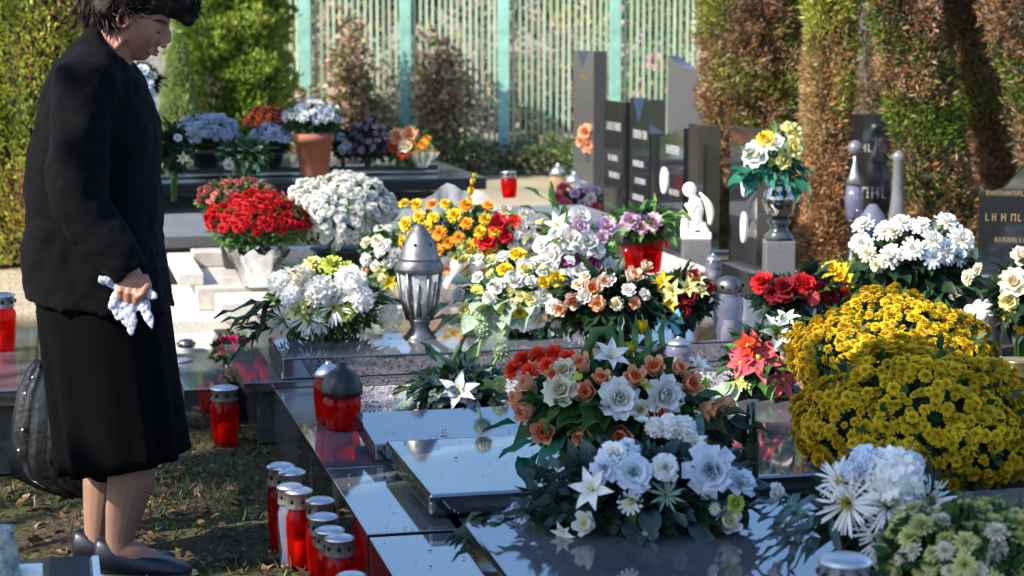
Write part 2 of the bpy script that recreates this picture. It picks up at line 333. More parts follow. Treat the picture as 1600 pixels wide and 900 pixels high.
# ---------------------------------------------------------------- ground
def ground_material():
    m = bpy.data.materials.new('ground_soil'); m.use_nodes = True; t = m.node_tree; p = t.nodes['Principled BSDF']; p.inputs['Roughness'].default_value = .95; p.inputs['Specular IOR Level'].default_value = .1
    tc = nd(t, 'ShaderNodeTexCoord')
    def noise(s, d=6):
        n = nd(t, 'ShaderNodeTexNoise'); n.inputs['Scale'].default_value = s; n.inputs['Detail'].default_value = d; t.links.new(tc.outputs['Object'], n.inputs['Vector']); return n.outputs[0]
    def ramp(src, a, b, c0, c1):
        r = nd(t, 'ShaderNodeValToRGB'); r.color_ramp.elements[0].position = a; r.color_ramp.elements[1].position = b; r.color_ramp.elements[0].color = (*c0, 1); r.color_ramp.elements[1].color = (*c1, 1); t.links.new(src, r.inputs[0]); return r.outputs[0]
    def mix(f, a, b):
        x = nd(t, 'ShaderNodeMix', data_type='RGBA'); t.links.new(f, x.inputs['Factor']); t.links.new(a, x.inputs['A']); t.links.new(b, x.inputs['B']); return x.outputs['Result']
    soil = ramp(noise(30), .3, .7, (.03, .022, .015), (.10, .075, .05)); grass = ramp(noise(55), .3, .7, (.03, .034, .013), (.085, .083, .032))
    near = mix(ramp(noise(2.2), .42, .58, (0, 0, 0), (1, 1, 1)), soil, grass)
    dry = ramp(noise(1.3), .3, .7, (.22, .18, .11), (.33, .29, .19))
    sx = nd(t, 'ShaderNodeSeparateXYZ'); t.links.new(tc.outputs['Object'], sx.inputs[0])
    mr = nd(t, 'ShaderNodeMapRange'); mr.inputs[1].default_value = 15.5; mr.inputs[2].default_value = 18; t.links.new(sx.outputs[1], mr.inputs[0])
    sand = ramp(noise(12), .3, .7, (.3, .24, .16), (.45, .38, .28))
    m3 = nd(t, 'ShaderNodeMapRange'); m3.inputs[1].default_value = 9.6; m3.inputs[2].default_value = 10.2; t.links.new(sx.outputs[1], m3.inputs[0])
    t.links.new(mix(mr.outputs[0], mix(m3.outputs[0], near, sand), dry), p.inputs['Base Color'])
    b = nd(t, 'ShaderNodeBump'); b.inputs['Strength'].default_value = .7; b.inputs['Distance'].default_value = .03; t.links.new(noise(40), b.inputs['Height']); t.links.new(b.outputs[0], p.inputs['Normal'])
    return m
mb = MB(); NX, NY = 60, 90
xs = [-400, -150, -60, -25]+[-12+24*i/NX for i in range(NX+1)]+[25, 60, 150, 400]; ys = [-150, -40]+[-8+34*i/NY for i in range(NY+1)]+[40, 70, 120, 300, 900]
vs = [(x, y, (.012*math.sin(x*5.1+y*2.3)+.01*math.sin(y*7.7-x*3.1)) if -12 < x < 12 and -8 < y < 26 else 0) for y in ys for x in xs]
n = len(xs); mb.add(vs, [(j*n+i, j*n+i+1, (j+1)*n+i+1, (j+1)*n+i) for j in range(len(ys)-1) for i in range(n-1)])
struct(obj('ground', mb.mesh('ground', ground_material())))
# grass tufts and leaf litter along the path
GR = leaf_mat('grass_blade', (.035, .07, .014), (.11, .15, .04)); 
def path_pts(n, a0, a1, b0, b1): return np.array([AB(R.uniform(a0, a1), R.uniform(b0, b1), 0) for _ in range(n)])
P = path_pts(60000, -2.6, .74, 3.2, 9.0); k = vnoise(P, 1.7, 3)+NR.normal(size=len(P))*.35; P = P[k > .62]; P[:, 2] = .012*np.sin(P[:, 0]*5.1+P[:, 1]*2.3)+.01*np.sin(P[:, 1]*7.7-P[:, 0]*3.1)
D = NR.normal(size=(len(P), 3))*np.array([.5, .5, .15])+np.array([0, 0, .8])
g = tag(stuff(obj('grass', leaf_cloud('grass', P, D, NR.uniform(.02, .055, len(P)), .005, GR))), 'short patchy green grass on the cemetery path', 'grass')
LIT1 = leaf_mat('dry_leaf', (.16, .09, .045), (.3, .18, .09), sc=9); LIT2 = leaf_mat('pale_dry_leaf', (.34, .25, .16), (.46, .34, .22), sc=9); LIT3 = leaf_mat('dark_dry_leaf', (.05, .03, .02), (.1, .06, .035), sc=9)
P = path_pts(8500, -2.6, .74, 3.2, 9.2); P[:, 2] = .012*np.sin(P[:, 0]*5.1+P[:, 1]*2.3)+.01*np.sin(P[:, 1]*7.7-P[:, 0]*3.1)+NR.uniform(.003, .02, len(P))
D = NR.normal(size=(len(P), 3))*np.array([1, 1, .25])
tag(stuff(obj('leaf_litter', leaf_cloud('leaf_litter', P, D, NR.uniform(.02, .055, len(P)), NR.uniform(.012, .03, len(P)), [LIT1, LIT2, LIT3], NR.choice(3, len(P), p=[.42, .08, .5]), up=np.array([0, 0, 1.]), bend=.35))), 'brown fallen leaves scattered over the path', 'leaves')
# ---------------------------------------------------------------- teal fence
FY = 20.4
def fx(px): return (px-800)/FPX*FY*1.0
fen = thing('fence', 'teal green metal fence of thin upright bars behind the graves', 'fence', (fx(790), FY+.0, 0))
def fl(px, z): return Vector((fx(px)-fx(790), 0, z))
pm = bevel_box((-.062, -.05, 0), (.062, .05, 2.5), TEAL, 'post', .01)
for px in (480, 635, 787, 960, 1130, 1290): obj('post', pm, fen, fl(px, 0))
bm_ = MB(); bm_.box((-.0135, -.011, .06), (.0135, .011, 2.45)); bme = bm_.mesh('bar', PALEBAR, False)
px = 428.0
while px < 1300:
    if all(abs(px-q) > 13 for q in (480, 635, 787, 960, 1130, 1290)): obj('bar', bme, fen, fl(px+R.uniform(-.6, .6), R.uniform(-.01, .01)))
    px += 9.6
for z in (.1, 2.3):
    m_ = bevel_box((fx(425)-fx(790), .014, z-.025), (fx(1302)-fx(790), .05, z+.025), TEAL, 'rail', .004); obj('rail', m_, fen)
wf = thing('board_fence', 'weathered grey upright board fence behind the small conifer', 'fence', pw(285, 260, 20.9)*1); wf.location.z = 0
for i in range(9):
    me = bevel_box((-.06, -.012, 0), (.06, .012, 2.35+R.uniform(-.04, .04)), WOOD, 'board', .004, 1); obj('board', me, wf, (-.52+i*.128, R.uniform(-.006, .006), 0))
# ---------------------------------------------------------------- conifers, hedges, shrubs
TG = leaf_mat('thuja_green', (.09, .14, .018), (.2, .27, .035), sc=3); TY = leaf_mat('thuja_yellow', (.27, .31, .045), (.42, .42, .08), sc=3); TB = leaf_mat('thuja_brown', (.2, .11, .05), (.4, .25, .13), sc=5); TD = leaf_mat('thuja_shaded', (.02, .04, .012), (.05, .08, .02), sc=3); TO = leaf_mat('thuja_rust', (.3, .12, .035), (.42, .2, .07), sc=5); TW = mat('thuja_twig', (.3, .21, .15), .9, var=.35, scale=10); HY = leaf_mat('hedge_yellow', (.31, .36, .05), (.46, .46, .09), sc=3); HG = leaf_mat('hedge_green', (.14, .2, .025), (.26, .32, .045), sc=3); HB = leaf_mat('hedge_russet', (.34, .17, .06), (.48, .3, .12), sc=5)
def column(name, label, cat, base, top, rx, ry, n, fmat, taper, leaf=(.05, .018), group=None, cone=False, seed=1, spiky=.35, rag=1.0):
    th = thing(name, label, cat, (base.x, base.y, 0), group)
    H = top.z; off = top-base; off.z = 0
    h = NR.rand(n)**(.8 if cone else 1); a = NR.rand(n)*6.283
    rad = np.array([taper(x) for x in h])
    P0 = np.stack([np.cos(a), np.sin(a), h*H*2.2], 1)
    lump = 1+.12*rag*vnoise(P0, 2.3, seed)+.07*rag*vnoise(P0, 6, seed+5)
    rr = rad*lump*(1-.35*NR.rand(n)**2)
    se = (np.abs(np.cos(a))**3+np.abs(np.sin(a))**3)**(-1/3.) if not cone else 1
    P = np.stack([np.cos(a)*rx*rr*se+off.x*h, np.sin(a)*ry*rr*se+off.y*h, .03+h*H], 1)
    D = np.stack([np.cos(a), np.sin(a), .9+0*a], 1)+NR.normal(size=(n, 3))*spiky*1.3
    mats, pick = fmat; midx = pick(P, n)
    c = obj('crown', leaf_cloud('crown', P, D, NR.uniform(.6, 1.3, n)*leaf[0], NR.uniform(.7, 1.3, n)*leaf[1], mats, midx), th); stuff(c)
    mb = MB(); mb.tube([(0, 0, -.05), (off.x*.5, off.y*.5, H*.5), (off.x*.95, off.y*.95, H*.93)], [.09*rx/.3, .06*rx/.3, .015], 8)
    for i in range(14):
        f = R.uniform(.1, .85); an = R.random()*6.28; s = Vector((off.x*f, off.y*f, H*f)); mb.tube([s, s+Vector((math.cos(an)*rx*.8, math.sin(an)*ry*.8, .18))*taper(f)], [.018*rx/.3, .004], 5)
    obj('trunk', mb.mesh('trunk', BARK), th)
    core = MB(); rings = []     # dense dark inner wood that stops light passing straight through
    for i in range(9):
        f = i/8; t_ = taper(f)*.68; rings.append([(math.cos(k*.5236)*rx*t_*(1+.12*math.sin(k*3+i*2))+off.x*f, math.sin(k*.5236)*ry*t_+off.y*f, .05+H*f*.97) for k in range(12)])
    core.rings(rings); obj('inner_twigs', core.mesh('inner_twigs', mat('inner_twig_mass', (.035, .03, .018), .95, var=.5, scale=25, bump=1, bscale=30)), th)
    return th
def pk_green(P, n):
    v = vnoise(P, 3.0, 4)+NR.normal(size=n)*.5; return np.where(v > .75, 2, np.where(v > -.1, 1, 0))
def pk_left(P, n):
    v = vnoise(P, 2.2, 9)+NR.normal(size=n)*.55-(P[:, 2]-1.1)*.25; return np.where(v > .75, 2, np.where(v > -.2, 1, 0))
def pk_old(seed, brown, sides):
    def f(P, n):
        v = vnoise(P, 3.2, seed)+NR.normal(size=n)*.45; e = np.abs(P[:, 0]-P[:, 0].mean())/max(1e-3, np.abs(P[:, 0]-P[:, 0].mean()).max())
        g = v-brown+sides*(e-.5)
        r = NR.rand(n)
        return np.where(g > .35, 1, np.where(g > -.15, 0, np.where(r < .18, 3, np.where(r < .45, 4, 2))))
    return f
def flat(h): return 1.0 if h < .9 else 1-(h-.9)*4
def conet(h): return max(.04, (1-h)**.75*(1 if h > .1 else .75+h*2.5))
Y0 = 11.9
hx = pw(133, 300, 12).x
# tall clipped hedge at the left, three plants grown together
for i, (dx, lab) in enumerate(((-.32, 'yellow green clipped thuja hedge plant rising just behind the woman'), (-.95, 'yellow green thuja hedge plant at the left edge of the photo'), (-1.55, 'outermost thuja plant of the left hedge, mostly past the photo edge'))):
    b = Vector((hx+dx, 12.25, 0)); column('hedge_plant', lab, 'hedge', b, b+Vector((0, 0, 3.3)), .36, .36, 34000 if i < 2 else 12000, ([HG, HY, HB], pk_left), flat, (.042, .02), 'left hedge plants', seed=20+i)
b = pw(372, 262, 18.6); b.z = 0; column('thuja_tree', 'bright yellow green thuja tree standing left of the teal fence', 'tree', b, b+Vector((0, 0, 3.1)), .46, .42, 30000, ([leaf_mat('thuja_mid', (.09, .17, .02), (.18, .28, .035)), leaf_mat('thuja_lime', (.24, .37, .04), (.36, .48, .08)), HY], pk_green), lambda h: min(1, .85+h*.5) if h < .6 else max(.05, 1.15-(h-.6)*2.4), (.075, .034), seed=3, rag=2.0)
b = pw(282, 262, 18.0); b.z = 0; column('dwarf_conifer', 'small pale green cone shaped conifer in front of grey boards', 'tree', b, b+Vector((0, 0, 1.42)), .29, .29, 11000, ([leaf_mat('soft_green', (.22, .32, .1), (.34, .44, .16))], lambda P, n: np.zeros(n)), conet, (.05, .02), cone=True, seed=6)
OLD = [TG, TY, TB, TW, TO]
OLD_SHADED = [TD, TG, TB, TW, TO]  # darker palette, shade of the dark columns put into the leaf colours
def rcol(lab, tl, tr, bl, br, Y, n, pk, mats, seed, H=2.5):
    tm = pw((tl+tr)/2, 0, Y); bmid = pw((bl+br)/2, 400, Y); b = Vector((bmid.x, Y, 0))
    dxz = (tm.x-bmid.x)/(tm.z-bmid.z); top = Vector((bmid.x+dxz*H, Y, H)); rx = ((tr-tl)+(br-bl))/4*mpp(Y)*.98
    column('thuja_column', lab, 'hedge', b, top, rx, min(rx*1.0, .3), n, (mats, pk), flat, (.05, .0095), 'old thuja columns on the right', seed=seed, spiky=.9, rag=1.5)
rcol('broad browning thuja column beside the grey headstone', 1100, 1252, 1112, 1246, 12.3, 60000, pk_old(31, .55, .6), OLD, 31)
rcol('narrow thuja column with a green left edge, second from the fence', 1254, 1338, 1260, 1320, 11.5, 36000, pk_old(37, .2, .5), OLD, 37)
rcol('leaning thuja column, shade of its middle painted dark green', 1366, 1468, 1440, 1545, 11.2, 50000, pk_old(43, .15, 0), OLD_SHADED, 43)
rcol('leaning rust brown thuja column to the right of the dark green one', 1470, 1548, 1546, 1640, 11.9, 40000, pk_old(47, 1.1, 0), OLD, 47)
rcol('dark thuja column at the right edge of the photo', 1552, 1680, 1640, 1760, 11.0, 36000, pk_old(53, .05, 0), OLD_SHADED, 53)
rcol('dark thuja added to darken the gap between the columns', 1325, 1500, 1330, 1500, 13.9, 30000, pk_old(59, .3, 0), OLD_SHADED, 59)  # added backdrop that keeps the gap dark
def shrub(name, label, base, r, H, n, mats, probs, leaf, seed=1, cat='shrub', group=None, stems=9, zc=.55, flowers=None):
    th = thing(name, label, cat, (base.x, base.y, base.z), group)
    d = NR.normal(size=(n, 3)); d /= np.linalg.norm(d, axis=1, keepdims=True)
    rr = (1-.75*NR.rand(n)**1.5)*(1+.25*vnoise(d, 2.5, seed))
    P = d*rr[:, None]*np.array([r, r*.8, H*.48])+np.array([0, 0, H*zc]); P[:, 2] = np.maximum(P[:, 2], .02)
    v = vnoise(P, 5/r*.3, seed+2)+NR.normal(size=n)*.6
    q = np.searchsorted(np.cumsum(probs)[:-1], (np.argsort(np.argsort(v))+.5)/n)
    stuff(obj('crown', leaf_cloud('crown', P, d+NR.normal(size=(n, 3))*.7, NR.uniform(.7, 1.3, n)*leaf[0], leaf[1], mats, q), th))
    mb = MB()
    for i in range(stems):
        a = R.random()*6.28; f = R.uniform(.3, .9); mb.tube([(0, 0, -.02), (math.cos(a)*r*.3*f, math.sin(a)*r*.3*f, H*.4), (math.cos(a)*r*.8*f, math.sin(a)*r*.6*f, H*R.uniform(.6, .95))], [.012, .008, .003], 5)
    obj('stem', mb.mesh('stem', BARK), th); return th
BRL = leaf_mat('brown_pink_leaf', (.28, .16, .12), (.42, .27, .22), sc=8); BRG = leaf_mat('olive_leaf', (.09, .12, .03), (.2, .22, .07), sc=8)
for px, w_, top, lab in ((470, 38, 150, 'low reddish brown shrub in front of the first fence post'), (548, 34, 40, 'tall thin browning shrub between the left fence posts'), (590, 34, 160, 'short brown shrub just left of the second fence post'), (690, 46, 60, 'leafy brown and olive shrub right of the second fence post')):
    b = gp(px, 272, 0); H = pw(px, top, b.y).z
    shrub('shrub', lab, b, w_*mpp(b.y), H, 1600, [BRL, BRG, LIT2], [.5, .35, .15], (.075, .05), seed=px, group='shrubs along the fence')
b = Vector((fx(1050), FY+2.2, 0)); th = shrub('rose_bush', 'green bush with a pink rose showing through the fence', b, .95, 2.6, 2600, [BRG, LGRN, BRL], [.4, .35, .25], (.09, .05), seed=5, zc=.62)
for px, py, d, m_ in ((1022, 96, 26, petal_mat('rose_pink_petal', (.75, .35, .42))), (1090, 40, 20, WHT), (1000, 60, 14, LILAC)):
    p = pw(px, py, FY+1.4); obj('bloom', bloom_mesh('rose', m_), th, p-b, aim((0, -1, .2)), d/2*mpp(FY+1.4))
for px, Y, r, H, lab in ((600, 23.5, .9, 1.1, 'low olive bush beyond the fence, left of the second post'), (700, 25, 1.0, 1.5, 'brown bush beyond the fence behind the leafy shrub'), (830, 24.5, .8, 1.0, 'dry beige bush beyond the fence, right of the third post'), (900, 26, .9, 1.6, 'brown bush beyond the fence near the yellow flowers'), (760, 28, 1.2, 2.0, 'olive bush far beyond the fence at the third post'), (480, 25, 1.1, 2.0, 'dark bush beyond the fence at the first post'), (990, 24, .8, 1.2, 'dry bush beyond the fence at the fourth post')):
    shrub('shrub', lab, Vector(((px-800)/FPX*Y, Y, 0)), r, H, 1500, [BRL, BRG, LIT2], [.35, .35, .3], (.11, .07), seed=px+1, group='bushes beyond the fence')
for px, r, H, lab in ((735, .35, .34, 'low grey green plants at the fence base beside the back grave'), (800, .4, .3, 'low plants at the foot of the third fence post'), (858, .4, .4, 'low pale plants at the fence base behind the amber lantern'), (905, .35, .36, 'low plants at the fence base left of the tall grey headstone')):
    shrub('ground_plant', lab, pw(px, 268, 19.9)*1, r, H, 700, [BRG, LGRN, LIT2], [.4, .35, .25], (.06, .03), seed=px+7, cat='plant', group='low plants along the fence base').location.z = 0
# far side of the fence: trees, a few graves with flowers
def far_tree(label, x, y, H, r, n, mats, seed):
    th = thing('tree', label, 'tree', (x, y, 0), 'trees beyond the fence')
    d = NR.normal(size=(n, 3)); d /= np.linalg.norm(d, axis=1, keepdims=True); rr = (1-.6*NR.rand(n)**1.4)*(1+.35*vnoise(d, 3, seed))
    P = d*rr[:, None]*np.array([r, r, H*.36])+np.array([0, 0, H*.62])
    q = NR.choice(len(mats), n)
    stuff(obj('crown', leaf_cloud('crown', P, d+NR.normal(size=(n, 3))*.8, NR.uniform(.25, .55, n), .3, mats, q), th))
    mb = MB(); mb.tube([(0, 0, -.1), (.1, 0, H*.35), (0, .1, H*.8)], [.25, .17, .04], 8)
    for i in range(8): a = R.random()*6.28; z = H*R.uniform(.3, .7); mb.tube([(0, 0, z), (math.cos(a)*r*.7, math.sin(a)*r*.7, z+H*.18)], [.09, .02], 5)
    obj('trunk', mb.mesh('trunk', BARK), th)
for i, (px, Y, H, r, lab) in enumerate(((520, 52, 6.0, 3.0, 'distant tree seen through the left part of the fence'), (640, 60, 6.5, 3.2, 'distant dark tree behind the second fence post'), (880, 55, 6.0, 2.8, 'distant tree seen between the third and fourth fence posts'), (1010, 48, 5.5, 2.6, 'distant tree behind the fourth fence post'), (360, 58, 6.5, 3.4, 'distant tree behind the bright thuja'))):
    far_tree(lab, (px-800)/FPX*Y, Y, H, r, 2600, [leaf_mat('far_green', (.05, .08, .025), (.1, .14, .04)), leaf_mat('far_autumn', (.2, .13, .05), (.3, .2, .08))], i)
fg = 0
for px, Y, H, m_, fm, lab in ((880, 29, .75, GREY, YEL, 'far grey headstone with yellow flowers seen through the fence'), (830, 33, .9, DKGREY, WHT, 'far dark headstone with white flowers seen through the fence'), (755, 31, .7, GREY, WHT, 'far pale headstone near the third fence post'), (560, 30, .8, DKGREY, YEL, 'far headstone behind the left shrubs'), (1000, 31, .8, GREY, PINK, 'far headstone with pink flowers behind the fourth fence post')):
    th = thing('headstone', lab, 'headstone', ((px-800)/FPX*Y, Y, 0), 'headstones beyond the fence')
    obj('stone', bevel_box((-.35, -.07, 0), (.35, .07, H), m_, 'stone', .03), th); obj('plinth', bevel_box((-.45, -1.2, 0), (.45, .12, .16), m_, 'plinth', .02), th)
    for i in range(9): obj('bloom', bloom_mesh('mum', fm), th, (R.uniform(-.35, .35), R.uniform(-.5, -.2), R.uniform(.25, .5)), aim((R.gauss(0, .4), -1, .6)), R.uniform(.06, .1))
# ---------------------------------------------------------------- graves (frame: a along the grave from path to headstone, b away from the camera)
def grave(label, a, b): 
    g = thing('grave', label, 'grave', AB(a, b, 0), None, TH); g['_a'] = a; g['_b'] = b; return g
def gbox(g, name, a0, a1, b0, b1, z0, z1, m, bev=.006, tilt=0):
    A, B = g['_a'], g['_b']; o = obj(name, bevel_box((a0-A, b0-B, z0), (a1-A, b1-B, z1), m, name, bev, 3), g)
    if tilt:      # lean the slab: far edge up
        c = Vector(((a0+a1)/2-A, b0-B, z1)); o.matrix_local = Matrix.Translation(c) @ Matrix.Rotation(tilt, 4, 'X') @ Matrix.Translation(-c)
    return o
# nearest grave: polished sloping slab at the bottom edge
g = grave('polished grave with a sloping dark slab at the bottom edge of the photo', .8, 2.7)
gbox(g, 'base', .78, 3.3, 2.3, 3.86, 0, .26, DKGREY); gbox(g, 'slab', .84, 3.2, 2.62, 3.94, .335, .4, BLACK, .012, math.radians(2.2)); gbox(g, 'riser', .9, 3.15, 2.5, 3.84, .262, .332, DKGREY)
gbox(g, 'kerb', .56, .775, 2.4, 4.16, 0, .2, BLACK, .008); gbox(g, 'kerb', .80, 1.0, 3.9, 4.2, 0, .23, DKGREY, .008)
# second grave: sky reflecting slab with a kerb of polished pieces
g = grave('black polished grave with wide flat slab reflecting the blue sky', .76, 4.5)
for b0, b1 in ((5.455, 6.12), (4.70, 5.450), (4.18, 4.67)): gbox(g, 'kerb', .75, .985, b0, b1, .0, .228, BLACK, .004)
gbox(g, 'base', 1.004, 3.3, 4.62, 6.10, 0, .15, DKGREY); gbox(g, 'plinth', 1.06, 3.2, 4.86, 5.44, .152, .243, DKGREY)
gbox(g, 'slab', .93, 3.1, 4.79, 5.475, .242, .298, BLACK, .016); gbox(g, 'slab', .90, 3.1, 5.49, 5.87, .235, .285, BLACK, .008, math.radians(3.2)); gbox(g, 'plinth', 1.06, 3.2, 5.5, 5.84, .152, .232, DKGREY)
gbox(g, 'kerb', .985+.02, 3.2, 4.46, 4.60, 0, .19, DKGREY, .004); gbox(g, 'corner_slab', 1.01, 1.26, 4.30, 4.83, .192, .225, BLACK, .005)
# gravel bed with its own kerb
GRAVEL = mat('pale_gravel', (.16, .15, .17), .9, col2=(.38, .36, .4), scale=130, bump=1, bscale=130, rnd=.1)
g = grave('low granite framed bed of grey gravel behind the sky reflecting slab', .78, 6.2)
gbox(g, 'kerb', .76, .92, 6.16, 6.84, 0, .21, DKGREY, .004); gbox(g, 'kerb', .922, 3.2, 6.16, 6.26, 0, .2, DKGREY, .004); gbox(g, 'gravel_bed', .924, 3.2, 6.262, 6.84, 0, .205, GRAVEL, .004)
P = np.array([(R.uniform(.93, 3.2)-.78, R.uniform(6.27, 6.83)-6.2, .205) for _ in range(5000)]); stuff(obj('gravel', leaf_cloud('gravel', P, NR.normal(size=(5000, 3))*np.array([1, 1, .5]), NR.uniform(.008, .018, 5000), .013, [GRAVEL, MARBLE], NR.choice(2, 5000, p=[.8, .2])), g))
# third grave: dark block with an upper slab that carries the bouquets
g = grave('dark granite grave block with overhanging slab beside the single red lantern', .66, 6.85)
gbox(g, 'base', .70, 3.2, 6.89, 8.1, 0, .195, DKGREY); gbox(g, 'lid', .65, 3.25, 6.85, 8.14, .197, .235, BLACK, .006); gbox(g, 'slab', .79, 3.2, 6.70+.17, 7.3, .237, .315, BLACK, .008, math.radians(1.2)); gbox(g, 'slab', .82, 3.2, 7.36, 8.1, .237, .30, DKGREY, .006)
g = grave('small polished strip on the ground reflecting a pink flower, behind the red lantern', .46, 7.4)
gbox(g, 'slab', .46, .64, 7.22, 8.05, .0, .15, BLACK, .005)
# fourth grave: pale stepped marble
g = grave('pale stepped marble grave in full sun beside the woman', .5, 8.6)
gbox(g, 'step', .48, 3.3, 8.45, 8.95, 0, .10, MARBLE, .008); gbox(g, 'step', .52, 3.3, 8.9, 10.2, 0, .16, MARBLE2, .008); gbox(g, 'block', .74, 1.25, 8.8, 9.16, .162, .25, MARBLE2, .008); gbox(g, 'block', .66, 3.3, 9.2, 10.15, .162, .27, MARBLE, .008); gbox(g, 'kerb', .58, .70, 9.3, 10.2, .272, .33, MARBLE2, .008); gbox(g, 'kerb', .702, 1.5, 10.02, 10.2, .272, .35, MARBLE, .008)
g = grave('low dark granite ledge behind the pale marble grave', .4, 10.4)
gbox(g, 'base', .3, 3.2, 10.42, 11.6, 0, .33, DKGREY); gbox(g, 'slab', .26, 3.25, 10.36, 11.65, .333, .40, ROUGHGR, .01)
# back row grave carrying the pots
g = grave('long black granite grave at the back carrying the potted flowers', .0, 13.6)
gbox(g, 'base', -.6, 2.9, 13.42, 15.1, 0, .36, BLACK); gbox(g, 'slab', -.7, 3.02, 13.35, 15.2, .363, .45, DKGREY, .015); gbox(g, 'step', -.9, 3.0, 12.7, 13.33, 0, .2, DKGREY, .01); gbox(g, 'upper_slab', -.4, 2.75, 13.75, 15.0, .453, .53, BLACK, .012)
# graves on the left of the path
g = grave('dark grave corner with red lantern at the left edge behind the woman', -.65, 6.7)
gbox(g, 'base', -2.6, -.12, 6.6, 7.9, 0, .24, DKGREY); gbox(g, 'slab', -2.6, -.07, 6.55, 7.95, .243, .3, BLACK, .01); gbox(g, 'block', -1.0, -.30, 6.58, 6.72, .303, .38, WHITEST, .01)
g = grave('near polished black grave corner at the bottom left of the photo', -.2, 4.2)
gbox(g, 'base', -2.2, .03, 3.2, 4.36, 0, .24, BLACK); gbox(g, 'slab', -2.2, .06, 3.18, 4.39, .243, .305, BLACK, .008); gbox(g, 'trim', .062, .078, 3.4, 4.38, .05, .305, WHITEST, .003)
# headstones
GOLD = mat('gilt_letter', (.34, .25, .11), .4, metal=.6, rnd=.05); LETW = mat('pale_letter', (.3, .3, .3), .6, rnd=.05); PORC = mat('porcelain', (.8, .79, .76), .25, var=.04, rnd=.03)
def glyphs(mb, x0, x1, z, h, y, m=0):      # weathered, unreadable engraved strokes
    x = x0
    while x < x1:
        w_ = h*R.uniform(.45, .7); k = R.randrange(4); t_ = h*.16
        def bar(xa, za, xb, zb): mb.box((min(xa, xb), y-.0025, min(za, zb)), (max(xa, xb)+t_, y-.0005, max(za, zb)+t_), m)
        bar(x, z, x, z+h-t_)
        if k != 0: bar(x+w_-t_, z, x+w_-t_, z+h-t_)
        if k in (1, 3): bar(x+t_, z+h-t_, x+w_-2*t_, z+h-t_)
        if k in (2, 3): bar(x+t_, z+h*.45, x+w_-2*t_, z+h*.45)
        if k == 0: bar(x+t_, z, x+w_-2*t_, z)
        x += w_+h*.25
        if R.random() < .15: x += h*.4
def headstone(label, a, b, W, T, H, z0, m, top='flat', text=(), tm=None, ovals=(), rz=None, loc=None, extra=None):
    """front face looks down the grave (towards -a); local x runs along the front, local y into the stone"""
    base = loc if loc is not None else AB(a, b, z0)
    th = thing('headstone', label, 'headstone', base, 'headstones', (TH-math.pi/2) if rz is None else rz)
    N = 12; prof = [(0, 0)]
    for i in range(N+1):
        f = i/N; dz = {'flat': 0, 'notch': -.16*max(0, 1-abs(f-.55)/.28), 'concave': -.09*math.sin(f*math.pi), 'peak': .09*(1-abs(f-.4)/.6) if f > .4 else .09*f/.4, 'wave': .07*math.sin(f*6.283-.4)-.05*f, 'slant': -.07*f}[top]
        prof.append((f*W, H+dz))
    prof.append((W, 0)); mb = MB(); k = len(prof)
    vs = [(-x, 0, z) for x, z in prof]+[(-x, T, z) for x, z in prof]
    fs = [tuple(range(k)), tuple(range(2*k-1, k-1, -1))]+[(i, k+i, k+(i+1) % k, (i+1) % k) for i in range(k)]
    mb.add(vs, fs); obj('stone', mb.mesh('stone', m, False), th)
    obj('plinth', bevel_box((-W-.06, -.06, -.32), (.06, T+.06, -.002), m, 'plinth', .008), th)
    if text:
        mb = MB()
        for (x0, x1, z, h) in text: glyphs(mb, -W+x0*W, -W+x1*W, z*H, h, 0)
        stuff(obj('inscription', mb.mesh('inscription', tm or LETW, False), th))
    for (x, z, rx_, rz_) in ovals:
        mb = MB(); ring = [[(-W+x*W+math.cos(i*.393)*rx_*s, y, z*H+math.sin(i*.393)*rz_*s) for i in range(16)] for s, y in ((1, 0), (1, -.008), (.85, -.012))]; mb.rings(ring); o = obj('photo_oval', mb.mesh('photo_oval', PORC), th); o['label'] = 'white porcelain oval'
    return th
headstone('black headstone with white letters, leftmost of the dark group', 3.45, 11.42, .42, .09, .83, .22, BLACK, 'flat', ((.15, .8, .78, .05), (.25, .7, .55, .035), (.3, .8, .42, .035)))
headstone('tall black headstone with a notched bluish top in the dark group', 3.48, 10.98, .40, .10, .86, .22, BLACK, 'notch', ((.2, .85, .72, .05), (.2, .8, .52, .035), (.3, .8, .4, .035), (.2, .7, .28, .035)))
headstone('narrow black headstone half hidden in the dark group', 3.72, 10.62, .34, .08, .72, .22, BLACK, 'flat', ((.2, .8, .7, .04),))
headstone('black headstone with one white photo oval behind the angel', 3.5, 10.4, .44, .12, .72, .22, BLACK, 'slant', ((.3, .8, .78, .05), (.45, .8, .45, .035), (.3, .75, .2, .035)), None, ((.22, .55, .06, .08),))
headstone('tall grey headstone with notched top and pink flower in front of the fence', 4.28, 15.0, .62, .11, 1.22, .1, STONE2, 'notch', ((.3, .75, .8, .05),), GOLD)
headstone('broad grey headstone with hollowed top beside the brown thuja', 0, 0, .42, .12, 1.12, 0, STONE2, 'concave', (), None, (), rz=-.75, loc=pw(1112, 330, 13.9))
headstone('dark headstone with two white ovals behind the flower urn', 3.60, 9.48, .42, .10, .73, .24, BLACK, 'flat', (), None, ((.55, .62, .035, .085), (.55, .28, .035, .085)))
headstone('black headstone with pale letters in the gap between thujas', 0, 0, .42, .1, .9, .2, BLACK, 'flat', ((.15, .8, .74, .05), (.1, .85, .42, .07)), LETW, (), rz=-.25, loc=pw(1400, 405, 11.9))
headstone('black headstone with gold letters and curved blue edged top at the right', 0, 0, .37, .1, .48, .2, BLACK, 'wave', ((.08, .7, .74, .022), (.08, .75, .50, .034), (.2, .6, .3, .022)), GOLD, (), rz=-.2, loc=pw(1658, 430, 8.6))
for p_, d_ in (((918, 215), 30), ((912, 238), 20)): 
    p = pw(p_[0], p_[1], 14.6)
